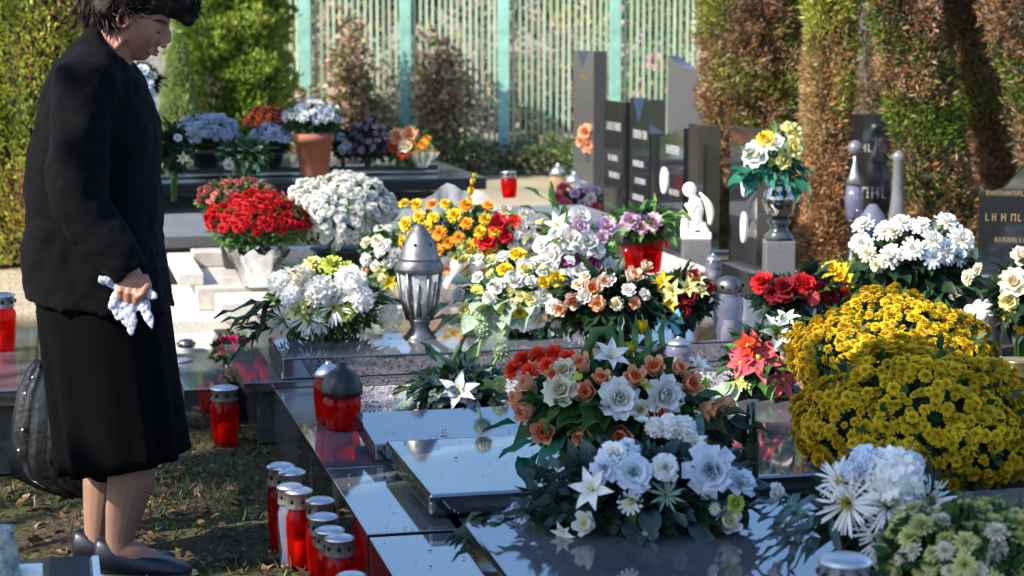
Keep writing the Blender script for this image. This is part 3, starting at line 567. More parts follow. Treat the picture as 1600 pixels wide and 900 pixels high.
th = thing('silk_flower', 'peach silk flower tied to the tall grey headstone', 'flower', pw(917, 215, 15.72))
for dx, dz, d in ((0, .04, .075), (.02, -.06, .07), (-.04, -.03, .055)): obj('bloom', bloom_mesh('carn', PEACH), th, (dx, -.03, dz), aim((-.4, -1, .2)), d)
mb = MB(); mb.tube([(0, 0, -.2), (0, 0, 0)], .006, 6); obj('stem', mb.mesh('stem', LGRN), th)
# ---------------------------------------------------------------- lanterns
def lathe_part(name, prof, m, th, n=20, rib=0, loc=(0, 0, 0)):
    mb = MB(); mb.lathe(prof, n, 0, (0, 0, 0), rib, 1 if rib else 0); return obj(name, mb.mesh(name, m), th, loc)
VC = {}
def votive(label, base, h=.225, d=.10, glass=None, lid='tin', group=None, tiltx=0, name='grave_lantern'):
    glass = glass or REDG; th = thing(name, label, 'lantern', base, group, R.random()*6); r = d/2; th.rotation_euler[0] = tiltx
    key = (round(h, 3), round(d, 3), glass.name, lid)
    if key not in VC:
        L = []
        mb = MB(); n = 16; bz = h*.76
        mb.lathe([(r*.72, .0), (r*.82, .006), (r*.86, h*.1), (r*1.0, h*.5), (r*.98, bz*.88), (r*.8, bz*.97), (r*.78, bz)], n, 0, (0, 0, 0), -.04, 1); L.append(('glass_body', mb.mesh('glass_body', glass), None))
        mb = MB(); mb.lathe([(r*.5, .008), (r*.52, h*.34), (r*.1, h*.345)], 12); L.append(('candle', mb.mesh('candle', WAX), None))
        if lid == 'tin':
            mb = MB(); mb.lathe([(r*.82, bz-.004), (r*.94, bz), (r*.96, bz+.004), (r*.86, h*.93), (r*.98, h*.94), (r*.98, h*.965), (r*.7, h*.99), (r*.1, h)], 20); L.append(('lid', mb.mesh('lid', TIN), None))
            mb = MB()
            for k in range(8):
                a = k*.785; mb.ball((math.cos(a)*r*.905, math.sin(a)*r*.905, h*.855), r*.15, 8, 5)
            L.append(('hole', mb.mesh('hole', HOLE), 'lid'))
        elif lid == 'dome':
            mb = MB(); mb.lathe([(r*.9, bz-.005), (r*1.08, bz), (r*1.08, bz+.012), (r*1.02, bz+.035), (r*.85, bz+.06), (r*.5, bz+.078), (r*.28, bz+.086), (r*.32, bz+.096), (r*.15, bz+.104)], 20); L.append(('lid', mb.mesh('lid', BLKPLA), None))
        elif lid == 'jar':
            mb = MB(); mb.lathe([(r*.82, bz), (r*.9, bz+.004), (r*.85, h*.9), (r*.6, h*.97), (r*.2, h)], 18); L.append(('lid', mb.mesh('lid', PEWTER), None))
            mb = MB()
            for k in range(6): a = k*1.047; mb.ball((math.cos(a)*r*.86, math.sin(a)*r*.86, h*.86), r*.14, 8, 5)
            L.append(('hole', mb.mesh('hole', HOLE), 'lid'))
        elif lid == 'cone':
            mb = MB(); mb.lathe([(r*.85, bz), (r*1.0, bz+.004), (r*.7, h*.88), (r*.35, h*.96), (r*.16, h*.97), (r*.2, h), (r*.05, h*1.02)], 18); L.append(('lid', mb.mesh('lid', SILVER), None))
        VC[key] = L
    made = {}
    for nm, me, par in VC[key]:
        made[nm] = obj(nm, me, made[par] if par else th)
        if nm == 'hole': stuff(made[nm])
    return th
for px, py, top, d, lab, gl in (
    (441, 862, 718, 46, 'red grave lantern at the far end of the row along the kerb', None), (458, 868, 727, 46, 'red grave lantern second from the far end of the kerb row', None), (455, 884, 750, 44, 'clear pinkish grave lantern standing outside the kerb row', None),
    (468, 886, 757, 48, 'brightly glowing red grave lantern in the kerb row', None), (502, 905, 772, 48, 'red grave lantern with a tall silver lid in the kerb row', None), (507, 930, 797, 50, 'red grave lantern in the crowded near part of the kerb row', None), (517, 948, 818, 50, 'dark red grave lantern left of the nearest two by the kerb', None), (532, 962, 830, 50, 'dark red grave lantern touching the kerb, third from the bottom edge', None), (550, 1025, 888, 52, 'nearest grave lantern, only its silver lid showing at the bottom edge', None)):
    b = gp(px, py, 0); s = mpp(b.y); votive(lab, b, (py-top+2)*s, d*s, PURPG if 'clear' in lab else None, 'tin', 'lanterns along the kerb')
b = gp(352, 694, 0); votive('single red grave lantern with silver lid standing on the leafy ground', b, 95*mpp(b.y), 46*mpp(b.y))
b = gp(283, 622, 0); votive('red grave lantern half hidden behind the black skirt', b, 64*mpp(b.y), 34*mpp(b.y))
b = gp(290, 590, .0); votive('clear grave lantern with orange tint beside the black skirt', gp(292, 582, .0), .15, .085, CLEARG, 'jar')
b = gp(535, 670, .23); votive('red grave lantern with black domed lid on the kerb corner', b, .15, .125, None, 'dome', 'domed lanterns'); votive('red grave lantern with dark glass lid just behind the domed one', gp(514, 660, .23), .20, .10, None, 'cone', 'domed lanterns')
votive('red grave lantern on the dark grave at the left edge', gp(4, 548, .3), .22, .11); 
votive('red grave lantern with silver lid at the bottom edge beside the white chrysanthemums', gp(1316, 1058, .4), .215, .095)
b = gp(1137, 535, .3); votive('tall mauve glass jar lantern with pierced lid beside the red roses', b, 106*mpp(b.y), 50*mpp(b.y), PURPG, 'jar')
b = gp(985, 432, .3); votive('squat orange red lantern, left of the pair by the pink silk roses', b, 62*mpp(b.y), 40*mpp(b.y), None, 'none', 'paired red lanterns')
b = gp(1013, 425, .3); votive('red lantern with brass cone lid, right of the pair by the pink roses', b, 86*mpp(b.y), 46*mpp(b.y), None, 'cone', 'paired red lanterns')
b = gp(958, 440, .3); votive('frosted clear lantern left of the paired red lanterns', b, 62*mpp(b.y), 36*mpp(b.y), CLEARG, 'none')
b = gp(1114, 440, .3); votive('small dark bullet shaped lantern below the angel', b, 44*mpp(b.y), 26*mpp(b.y), PURPG, 'cone')
b = gp(1060, 575, .31); votive('small dark glass jar lantern on the granite slab edge', b, 50*mpp(b.y), 42*mpp(b.y), PURPG, 'cone')
b = gp(1048, 388, .22); votive('red and clear lantern at the foot of the oval headstone', b, 36*mpp(b.y), 24*mpp(b.y))
b = gp(796, 309, .405); votive('red and silver lantern leaning over behind the cellophane', b, 42*mpp(b.y), 26*mpp(b.y), None, 'tin', None, .06)
for px, py, h_, d_, lab in ((872, 330, 74, 30, 'tall clear lantern with amber light in the hazy back row'), (897, 335, 66, 30, 'clear lantern beside the tall amber one in the back row'), (935, 330, 50, 24, 'clear lantern at the foot of the tall grey headstone')):
    b = gp(px, py, .0); votive(lab, b, h_*mpp(b.y), d_*mpp(b.y), mat('amber_glass', (.5, .33, .2), .1, clear=.5, spec=1, tcol=(.9, .75, .6)), 'cone', 'clear lanterns in the back row')
# ornate silver lantern
b = gp(656, 532, .31); s = mpp(b.y); th = thing('ornate_lantern', 'ornate silver lantern with pierced conical roof and glass body', 'lantern', b)
r = 34*s; H = 185*s
lathe_part('base', [(r*.75, 0), (r*.8, .012), (r*.6, .03), (r*.42, .055), (r*.5, .075), (r*.62, .085)], PEWTER, th, 16)
lathe_part('glass_body', [(r*.5, .085), (r*.78, H*.36), (r*.95, H*.58), (r*.9, H*.6)], CLEARG, th, 12)
for k in range(6):
    a = k*1.047; c, s_ = math.cos(a), math.sin(a); mb = MB(); mb.tube([(c*r*.55, s_*r*.55, .08), (c*r*.84, s_*r*.84, H*.36), (c*r*1.0, s_*r*1.0, H*.6)], [r*.09, r*.1, r*.1], 6); 
    mb.tube([(math.cos(a+.52)*r*.5, math.sin(a+.52)*r*.5, H*.22), (math.cos(a+.52)*r*.88, math.sin(a+.52)*r*.88, H*.5)], [r*.16, r*.05], 6); obj('rib', mb.mesh('rib', PEWTER), th)
lathe_part('collar', [(r*.95, H*.58), (r*1.1, H*.6), (r*1.14, H*.63), (r*1.0, H*.68), (r*.98, H*.7)], PEWTER, th, 24, .05)
rf = lathe_part('roof', [(r*1.0, H*.7), (r*.94, H*.72), (r*.9, H*.74), (r*.82, H*.8), (r*.62, H*.88), (r*.4, H*.95), (r*.3, H*.96), (r*.26, H*.99), (r*.06, H*1.0)], mat('grey_cast_metal', (.17, .17, .175), .42, var=.3, scale=25, metal=.9, rvar=.2), th, 20)
mb = MB()
for k in range(6): a = k*1.047+.3; mb.ball((math.cos(a)*r*.74, math.sin(a)*r*.74, H*.835), r*.08, 6, 4)
stuff(obj('hole', mb.mesh('hole', HOLE), rf))
mb = MB(); mb.lathe([(r*.35, .09), (r*.36, H*.33), (.001, H*.335)], 10); obj('candle', mb.mesh('candle', WAX), th)
# cup with white pebbles at the right edge
b = gp(1536, 556, .27); s = mpp(b.y); th = thing('grave_lantern', 'grey metal lantern cup heaped with white at the right edge', 'lantern', b)
lathe_part('cup', [(26*s, 0), (28*s, .01), (29*s, 66*s), (25*s, 68*s)], PEWTER, th); mb = MB()
for i in range(20): mb.ball((R.uniform(-22, 22)*s, R.uniform(-22, 22)*s, (66+R.uniform(0, 14))*s), 9*s, 8, 5)
obj('heap', mb.mesh('heap', WHITEST), th); lathe_part('foot', [(30*s, -.02), (30*s, 0), (20*s, .002)], SILVER, th)
b = gp(1590, 612, .27); s = mpp(b.y); th = thing('brass_cup', 'low brass rimmed cup behind the yellow chrysanthemums at the right edge', 'cup', b); lathe_part('cup', [(20*s, 0), (24*s, 30*s), (28*s, 50*s), (30*s, 52*s), (24*s, 50*s)], mat('brass', (.5, .38, .2), .3, metal=.8), th)
# green bottle
b = gp(1172, 752, .30); s = mpp(b.y); th = thing('bottle', 'upright dark green glass bottle on the sky reflecting slab', 'bottle', b)
BOT = mat('bottle_glass', (.012, .03, .008), .08, spec=.8); lathe_part('glass_body', [(11*s, 0), (13.5*s, 3*s), (13.5*s, 86*s), (9*s, 98*s), (7.5*s, 128*s), (6*s, 129*s)], BOT, th, 16); lathe_part('label_band', [(13.7*s, 40*s), (13.9*s, 41*s), (13.9*s, 64*s), (13.7*s, 65*s)], mat('bottle_label', (.03, .06, .02), .6), th, 16)
# planter box beside the bottle
b = gp(1222, 662, .21); s = mpp(b.y); th = thing('planter_box', 'low dark planter box under the pink poinsettias', 'planter', b); obj('body', bevel_box((-36*s, -.05, 0), (32*s, .12, 46*s), BLKPLA, 'body', .006), th); obj('rim', bevel_box((-38*s, -.055, 46.2*s), (34*s, .125, 52*s), mat('wicker', (.2, .12, .06), .8, var=.5, scale=60), 'rim', .004), th)
# urn on pedestal with bouquet is placed here, the bouquet later
b = gp(1216, 436, .27); s = mpp(b.y); URN = b.copy(); th = thing('urn', 'black stone urn on a grey square pedestal', 'urn', b, None, .0)
obj('pedestal', bevel_box((-23*s, -23*s, 0), (23*s, 23*s, 62*s), GREY, 'pedestal', .008), th); lathe_part('neck', [(22*s, 62.5*s), (24*s, 68*s), (16*s, 76*s), (13*s, 84*s), (20*s, 92*s), (14*s, 96*s)], DKGREY, th); lathe_part('bowl', [(12*s, 96*s), (22*s, 104*s), (27*s, 122*s), (26*s, 136*s), (20*s, 146*s), (23*s, 152*s), (17*s, 148*s)], BLACK, th)
# ball finial lantern and baluster in the gap between thujas
b = pw(1332, 412, 11.0); s = mpp(11.0); th = thing('lamp_post', 'slim grey post lantern with ball finial in the dark gap', 'lantern', b)
lathe_part('post', [(12*s, 0), (12*s, 8*s), (8*s, 12*s), (8*s, 64*s), (13*s, 70*s)], BLKPLA, th, 12); lathe_part('glass_body', [(12*s, 70*s), (15*s, 100*s), (12*s, 126*s)], PURPG, th, 8); lathe_part('cap', [(15*s, 126*s), (8*s, 140*s), (3*s, 160*s), (3*s, 172*s)], SILVER, th, 12)
mb = MB(); mb.ball((0, 0, 182*s), 12*s, 14, 10); obj('finial', mb.mesh('finial', GREY), th)
b = pw(1400, 400, 10.9); s = mpp(10.9); th = thing('baluster', 'pale stone baluster beside the black headstone in the gap', 'baluster', b); lathe_part('shaft', [(16*s, 0), (16*s, 16*s), (11*s, 22*s), (15*s, 50*s), (10*s, 90*s), (8*s, 150*s), (12*s, 158*s), (2*s, 166*s)], GREY, th)
b = pw(1362, 402, 10.6); s = mpp(10.6); th = thing('glass_lantern', 'glass lantern with blue glints between the baluster and the post', 'lantern', b); lathe_part('glass_body', [(16*s, 0), (19*s, 40*s), (19*s, 66*s), (6*s, 84*s)], PURPG, th, 8); lathe_part('base', [(22*s, -14*s), (22*s, -1*s), (18*s, 0)], SILVER, th, 8); lathe_part('candle', [(9*s, 1*s), (9*s, 40*s), (1*s, 41*s)], mat('blue_glint_candle', (.08, .2, .5), .4), th, 10)  # blue glints in the glass put into the candle colour
# plain things at the bottom left on the near grave
b = gp(8, 915, .307); th = thing('vase', 'striped glazed vase at the very bottom left corner', 'vase', b); lathe_part('body', [(.02, 0), (.035, .02), (.03, .08), (.022, .12), (.026, .13), (.015, .125)], mat('stripe_glaze', (.03, .1, .12), .15, col2=(.5, .45, .38), scale=30), th)
b = gp(42, 905, .307); th = thing('plaque', 'small white plaque lying on the black corner slab', 'plaque', b, None, .2); obj('plate', bevel_box((-.034, -.02, 0), (.034, .02, .03), WHITEST, 'plate', .004), th)
# white kneeling angel
def remesh(objs_mb, name, mats, voxel, smooth=4, disp=None, parent=None, loc=(0, 0, 0)):
    me = objs_mb.mesh(name, mats); o = obj(name, me, parent, loc)
    md = o.modifiers.new('r', 'REMESH'); md.mode = 'VOXEL'; md.voxel_size = voxel
    if smooth: ms = o.modifiers.new('s', 'SMOOTH'); ms.iterations = smooth; ms.factor = .5
    if disp:
        for st, sc_ in disp:
            tx = bpy.data.textures.new('folds', 'CLOUDS'); tx.noise_scale = sc_; tx.noise_depth = 2; dm = o.modifiers.new('d', 'DISPLACE'); dm.texture = tx; dm.strength = st; dm.mid_level = .5; dm.texture_coords = 'LOCAL'
    dg = bpy.context.evaluated_depsgraph_get(); m2 = bpy.data.meshes.new_from_object(o.evaluated_get(dg)); o.modifiers.clear(); o.data = m2
    m2.polygons.foreach_set('use_smooth', [True]*len(m2.polygons)); return o
b = gp(1087, 414, .22); s = mpp(b.y); th = thing('angel_statue', 'small white kneeling angel statue with folded wings on a grey block', 'statue', b)
obj('pedestal', bevel_box((-22*s, -18*s, 0), (22*s, 18*s, 42*s), GREY, 'pedestal', .005), th)
def A_(x, y, d=0): return ((x-1087)*s, d*s, (414-y)*s)
mb = MB(); mb.box(A_(1064, 372, -15), A_(1110, 362, 15)); mb.ball(A_(1076, 295), 11*s, 12, 10, 0, (1, .9, 1.05)); mb.tube([A_(1079, 303), A_(1085, 312)], [5*s, 7*s]); mb.tube([A_(1085, 310), A_(1087, 325), A_(1085, 342), A_(1088, 358)], [10*s, 12*s, 11*s, 15*s])
for d in (-7, 7):
    mb.tube([A_(1087, 346, d), A_(1070, 338, d), A_(1068, 362, d)], [9*s, 7*s, 6*s]); mb.tube([A_(1085, 316, d*1.3), A_(1078, 330, d*1.5), A_(1071, 318, d*.4)], [5*s, 4*s, 3.5*s])
    mb.tube([A_(1094, 350, d), A_(1104, 366, d)], [8*s, 6*s])
obj_a = remesh(mb, 'figure', WHITEST, .0045, 2, None, th)
for d in (-1, 1):
    mb = MB(); rings = []
    for i in range(9):
        f = i/8; x = 1092+10*math.sin(f*2.2)+6*f; y = 300-14*math.sin(min(f*2.4, 1.57))+62*f; wd = 9*math.sin(.35+f*2.5)+1
        rings.append([A_(x-wd*.5, y, d*(6+8*f)), A_(x+wd*.2, y-1, d*(8+8*f)), A_(x+wd*.8, y+2, d*(7+8*f)), A_(x+wd*.2, y, d*(5+8*f))])
    mb.rings(rings); obj('wing', mb.mesh('wing', WHITEST), th)
# off-frame tree on the left that throws the shade over the near graves
def shade_tree():
    base = Vector((-6.1, 2.0, 0)); th = thing('tree', 'broadleaf tree left of the photographer shading the near graves', 'tree', base)
    P = []
    for (cx, cy, cz, r) in SHADE:
        n = int(2600*r*r); d = NR.normal(size=(n, 3)); d /= np.linalg.norm(d, axis=1, keepdims=True); P.append(d*(NR.rand(n, 1)**.45)*r+np.array([cx, cy, cz]))
    P = np.concatenate(P)-np.array(base); D = NR.normal(size=P.shape)
    stuff(obj('crown', leaf_cloud('crown', P, D, NR.uniform(.1, .18, len(P)), .1, [LGRN, BRG], NR.choice(2, len(P))), th))
    mb = MB(); mb.tube([(0, 0, -.1), (.05, .05, 1.5), (0, .2, 3), (.1, .2, 4.6)], [.2, .15, .12, .05], 10)
    for (cx, cy, cz, r) in SHADE: mb.tube([(.02, .15, 2.4+.3*(cz-4)), ((cx-base.x)*.6, (cy-base.y)*.6, 2.9+(cz-3)*.5), (cx-base.x, cy-base.y, cz)], [.07, .05, .02], 6)
    obj('trunk', mb.mesh('trunk', BARK), th)
SHADE = []
def shade_at(gx, gy, gz, zz, r):
    k = (zz-gz)/TOSUN.z; SHADE.append((gx+TOSUN.x*k, gy+TOSUN.y*k, zz, r))
for gy in (3.3, 3.8, 4.3, 4.8, 5.25):
    for i in range(6):
        gx = -.35+i*.45+(.4 if gy > 5 else 0)
        if gx > .8 and gy > 5: continue
        shade_at(gx+R.uniform(-.06, .06), gy, .5, R.uniform(4.3, 5.8), R.uniform(.38, .5) if gy < 5 else .33)
for gx, gy, r in ( (-.75, 6.1, .34), (-1.0, 6.5, .36), (-.85, 7.1, .32), (-1.3, 7.2, .3), (1.2, 4.6, .4), (.9, 4.5, .4), (-1.9, 4.0, .5), (-2.5, 4.8, .45), (-.35, 5.0, .22)): shade_at(gx, gy, .2, R.uniform(4.6, 5.8), r)
shade_tree()
# ---------------------------------------------------------------- flowers
def pot_part(th, kind, r, h, zoff=0):
    if kind == 'terra': lathe_part('pot', [(r*.68, 0), (r*.72, .004), (r*.92, h*.8), (r*1.04, h*.8), (r*1.06, h), (r*.9, h*.98)], TERRA, th)
    elif kind == 'dark': lathe_part('pot', [(r*.72, 0), (r*.75, .004), (r*.95, h*.92), (r*1.03, h*.93), (r*1.03, h), (r*.9, h*.98)], BLKPLA, th)
    elif kind == 'basket': lathe_part('basket', [(r*.7, 0), (r*.85, h*.3), (r*.92, h*.6), (r*1.0, h*.9), (r*1.04, h), (r*.9, h*.97)], mat('wicker', (.2, .12, .06), .8, var=.5, scale=60), th, 24, .04)
    elif kind in ('foil', 'paper'):
        mb = MB(); n = 36; rings = []
        for i in range(7):
            f = i/6; rr = r*(.65+.55*f+.25*max(0, f-.7))*(1+.05*math.sin(i*3.1)); rings.append([(math.cos(k*6.283/n)*rr*(1+.1*f*math.sin(k*2.4+i)+.06*math.sin(k*5.1)), math.sin(k*6.283/n)*rr*(1+.1*f*math.cos(k*1.9+i)), h*1.25*f+(.02*math.sin(k*1.7) if i == 6 else 0)) for k in range(n)])
        mb.rings(rings, 0, False); mb.add([rings[0][k] for k in range(n)], [tuple(range(n))]); obj('foil_wrap' if kind == 'foil' else 'paper_wrap', mb.mesh('wrap', FOIL if kind == 'foil' else PAPER), th)
def bq(name, label, cat, zs, basey, ell, blooms, leaves=(), core=None, pot=None, group=None, dep=None, face=.55, up=.35, basex=None, corescale=.8, ncore=None, coreleaf=(.05, .025), limit=300):
    """bouquet/potted plant: ell = (cx, cy, rx, ry) photo ellipse of its head, zs height of what it stands on"""
    cx, cy, rx, ry = ell; base = gp(basex or cx, basey, zs); Y = base.y; s = mpp(Y)
    th = thing(name, label, cat, base, group); C = pw(cx, cy, Y); RX, RZ = rx*s, ry*s; RY = dep or min(RX, max(RZ, RX*.6))
    def place(px, py, push=1.0):
        p0 = pw(px, py, Y); dx, dz = p0.x-C.x, p0.z-C.z; q = (dx/RX)**2*(1 if dz > 0 else .8)+(dz/RZ*(1 if dz > 0 else .5))**2
        y = Y-RY*math.sqrt(max(.02, 1-min(q, 1)))*push; p = pw(px, py, y); nrm = Vector((dx/RX*.9, -face-.5*math.sqrt(max(0, 1-min(q, 1))), dz/RZ*.8+up)); return p-base, nrm
    taken = []
    for spec in blooms:
        ty, ms, lst = spec[:3]
        ms = ms if isinstance(ms, (list, tuple)) else [ms]
        if isinstance(lst, int):
            n, d0, d1 = lst, spec[3], spec[4]; box = spec[5] if len(spec) > 5 else (cx-rx*.95, cy-ry*.95, cx+rx*.95, cy+ry*.55); out = []; tries = 0
            while len(out) < n and tries < 4000:
                tries += 1; x, y = R.uniform(box[0], box[2]), R.uniform(box[1], box[3]); d = R.uniform(d0, d1)
                if len(spec) < 6 and ((x-cx)/rx)**2+((y-cy)/ry)**2 > .96: continue
                if all((x-a)**2+(y-b_)**2 > ((d+c)*.40)**2 for a, b_, c in taken+out): out.append((x, y, d))
            lst = out
        for t3 in lst:
            x, y, d = t3[:3]; taken.append((x, y, d)); p, nv = place(x, y, 1.06)
            if len(t3) > 3: nv = Vector(t3[3])
            nv = nv+Vector((R.gauss(0, .18), R.gauss(0, .12), R.gauss(0, .18))); sc_ = d/2*s
            obj('bloom', bloom_mesh(ty, R.choice(ms)), th, p-nv.normalized()*sc_*.25, aim(nv), sc_*R.uniform(.94, 1.06))
    cl = C-base
    for (lm, kind, n, size, *zone) in leaves:
        for i in range(n):
            d = Vector((R.gauss(0, 1), R.gauss(0, 1)-.7, R.gauss(0, .8))).normalized()
            if zone:
                x, y = R.uniform(zone[0], zone[2]), R.uniform(zone[1], zone[3]); p, nv = place(x, y, .72); d = Vector((nv.x*1.2, nv.y*.8, nv.z*.5-.25))+Vector((R.gauss(0, .5), R.gauss(0, .4), R.gauss(0, .4)))
            else: p = cl+Vector((d.x*RX, d.y*RY, d.z*RZ))*R.uniform(.4, .74)
            obj('leaf', leaf_mesh(lm, kind), th, p, leafq(d), size*s*R.uniform(.7, 1.2))
    if core:
        n = ncore or int(500+rx*4); d = NR.normal(size=(n, 3)); d /= np.linalg.norm(d, axis=1, keepdims=True); P = d*(NR.rand(n, 1)**.5)*np.array([RX, RY, RZ])*corescale+np.array(cl)-np.array([0, 0, RZ*.12])
        P[:, 2] = np.maximum(P[:, 2], .01); stuff(obj('foliage', leaf_cloud('foliage', P, d+NR.normal(size=(n, 3))*.6, NR.uniform(.6, 1.3, n)*coreleaf[0], coreleaf[1], core, NR.choice(len(core), n) if isinstance(core, (list, tuple)) else None), th))
    mb = MB()
    for i in range(7): mb.tube([(R.uniform(-.02, .02), R.uniform(-.02, .02), .005), cl*.5+Vector((R.gauss(0, RX*.12), R.gauss(0, RY*.12), 0)), cl+Vector((R.gauss(0, RX*.3), R.gauss(0, RY*.3), RZ*.3))], [.006, .005, .003], 5)
    obj('stems', mb.mesh('stems', LGRN), th)
    if pot: pot_part(th, *[x*s if i else x for i, x in enumerate(pot)])
    return th, C, s
def dome(label, zs, basey, ell, bd, ty, mats, n, core, pot=None, group=None, low=-.35, dep=None, name='potted_chrysanthemum', jit=.06, leaves=(), gap=0):
    """round bush of small blooms"""
    cx, cy, rx, ry = ell; base = gp(cx, basey, zs); Y = base.y; s = mpp(Y); th = thing(name, label, 'chrysanthemum', base, group)
    C = pw(cx, cy, Y)-base; RX, RZ = rx*s, ry*s; RY = dep or RX*.85; g = math.pi*(3-5**.5); pts = []
    N = int(n/(1-low)*2)
    for i in range(N):
        z = 1-2*(i+.5)/N
        if z < low: break
        r = math.sqrt(1-z*z); d = Vector((r*math.cos(i*g), r*math.sin(i*g), z)); d = (d+Vector((R.gauss(0, jit), R.gauss(0, jit), R.gauss(0, jit)))).normalized()
        bump = 1+.07*math.sin(d.x*5+d.z*4+rx)+.05*math.sin(d.y*7-d.x*6)
        if gap and R.random() < gap*(1.2-d.z): continue
        pts.append((d, bump*R.uniform(.93, 1.03)))
    pts.sort(key=lambda q: q[0].y-q[0].z*.6); rest = MB(); br = bd/2*s
    for k, (d, f) in enumerate(pts):
        p = C+Vector((d.x*RX, d.y*RY, d.z*RZ))*f; nv = Vector((d.x/RX, d.y/RY, d.z/RZ)).normalized()+Vector((R.gauss(0, .25), R.gauss(0, .25), .25+R.gauss(0, .25))); sc_ = br*R.choice((R.uniform(.8, 1.2), R.uniform(.9, 1.15), R.uniform(.5, .85)))
        me = bloom_mesh(ty, R.choice(mats)); q = aim(nv)
        if k < 300: obj('bloom', me, th, p, q, sc_)
        else:
            M = Matrix.Translation(p) @ q.to_matrix().to_4x4() @ Matrix.Scale(sc_, 4); rest.add([M @ v.co for v in me.vertices], [tuple(pl.vertices) for pl in me.polygons])
    if rest.v: stuff(obj('back_blooms', rest.mesh('back_blooms', mats[0]), th))
    m = int(900+rx*6); d = NR.normal(size=(m, 3)); d /= np.linalg.norm(d, axis=1, keepdims=True); d[:, 2] = np.where(d[:, 2] < -.75, -.6, d[:, 2])
    P = d*(.62+.34*NR.rand(m, 1))*np.array([RX, RY, RZ])+np.array(C); P[:, 2] = np.maximum(P[:, 2], .02)
    stuff(obj('foliage', leaf_cloud('foliage', P, d+NR.normal(size=(m, 3))*.6, NR.uniform(.6, 1.3, m)*.035, .02, core, NR.choice(len(core), m) if isinstance(core, (list, tuple)) else None), th))
    mb = MB(); mb.ball(C, 1, 16, 10, 0, (RX*.72, RY*.72, RZ*.72)); obj('inner_stems', mb.mesh('inner_stems', mat('inner_stem_mass', (.02, .03, .012), .95, var=.5, scale=40, bump=1, bscale=60)), th)
    if pot: pot_part(th, *[x*s if i else x for i, x in enumerate(pot)])
    return th
# --- near: two mustard chrysanthemum bushes
dome('large mustard yellow chrysanthemum bush in front, at the right edge', .30, 800, (1440, 668, 188, 132), 22.5, 'button', [MUST, MUST, YEL], 1250, [LDARK, LGRN], ('dark', 80, 70), 'yellow chrysanthemum bushes', low=-.55, gap=.08)
dome('large yellow chrysanthemum bush behind, sunlit on its top and left', .26, 690, (1402, 568, 162, 110), 18, 'button', [MUST, YEL, YEL], 1200, [LDARK, LGRN], ('dark', 80, 60), 'yellow chrysanthemum bushes', low=-.45, gap=.05)
dome('pale greenish white chrysanthemum bush in the bottom right corner', .40, 985, (1515, 880, 140, 92), 44, 'mum', [GRNW, GRNW, CREAM], 130, [LDARK, LGRN], ('dark', 70, 50), None, low=-.2, gap=.15)
# --- near: white spider chrysanthemums
bq('spider_chrysanthemum', 'white spider chrysanthemums with a big pompom at the lower right', 'chrysanthemum', .40, 905, (1375, 785, 115, 95), [
    ('pom', [BLUEW, WHT], [(1398, 740, 98), (1352, 718, 56), (1330, 735, 44), (1425, 725, 48)]),
    ('spider', WHT, [(1322, 788, 100, (-.4, -1, .3)), (1395, 828, 112, (0, -1, .25)), (1456, 782, 84, (.4, -1, .3)), (1310, 748, 76, (-.5, -.8, .6)), (1388, 785, 100, (0, -.8, .8)), (1440, 812, 70, (.4, -.9, .4))])],
   [(LDARK, 'long', 40, 60), (LBLUE, 'long', 26, 70, 1225, 770, 1300, 850)], [LDARK], ('dark', 45, 40), face=.8)
# --- near: white arrangement
th, C, s = bq('white_arrangement', 'white silk arrangement of roses, daisies and carnations on the nearest slab edge', 'bouquet', .405, 842, (1000, 765, 225, 85), [
    ('pom', [WHT], [(1024, 664, 38), (1046, 661, 44), (1070, 664, 40)]), ('carn', [WHT, BLUEW], [(1110, 735, 84, (0, -1, .2)), (1160, 752, 54), (960, 712, 54), (990, 738, 56), (944, 732, 44), (1040, 730, 48), (978, 700, 44)]),
    ('lily', [WHT], [(925, 765, 66), (880, 832, 40), (1085, 690, 46)]), ('daisy', [WHT], [(985, 786, 42, (0, -1, .1)), (1016, 832, 26), (1118, 795, 22)]), ('succ', [LVAR], [(1042, 772, 64, (0, -1, .3)), (1245, 800, 70, (.3, -.9, .5))]),
    ('bud', [WHT], [(914, 818, 44, (-.3, -.8, .3)), (1138, 815, 42, (.1, -.8, .5))]), ('rose', [LIME], [(1150, 786, 32)]), ('cluster', [WHT], [(1214, 822, 46), (1005, 655, 34)]), ('rose', [WHT], [(1215, 770, 34)])],
   [(LDARK, 'oval', 60, 62), (LBLUE, 'oval', 22, 66), (LGRN, 'oval', 18, 46), (LDARK, 'long', 26, 70, 740, 800, 900, 842), (LBLUE, 'oval', 10, 70, 930, 800, 1080, 835)], [LDARK, LBLUE], dep=.16, ncore=1800)
# silvery feather leaf at its left
th2 = thing('silver_fern', 'silvery fern frond lying left of the white silk arrangement', 'leaf', gp(800, 836, .405)); b = th2.location
mb = MB(); p0 = pw(752, 832, b.y-.04)-b; p1 = pw(890, 776, b.y-.02)-b; mb.tube([p0, (p0+p1)/2+Vector((0, 0, .015)), p1], .003, 5); obj('stem', mb.mesh('stem', LBLUE), th2)
for i in range(26):
    f = i/25; p = p0.lerp(p1, f)+Vector((0, 0, .015*math.sin(f*3.14)))
    for sg in (-1, 1): obj('leaf', leaf_mesh(LGREYB, 'long'), th2, p, leafq(Vector((.5, sg*.35, sg*.5+.35))), R.uniform(.04, .06))
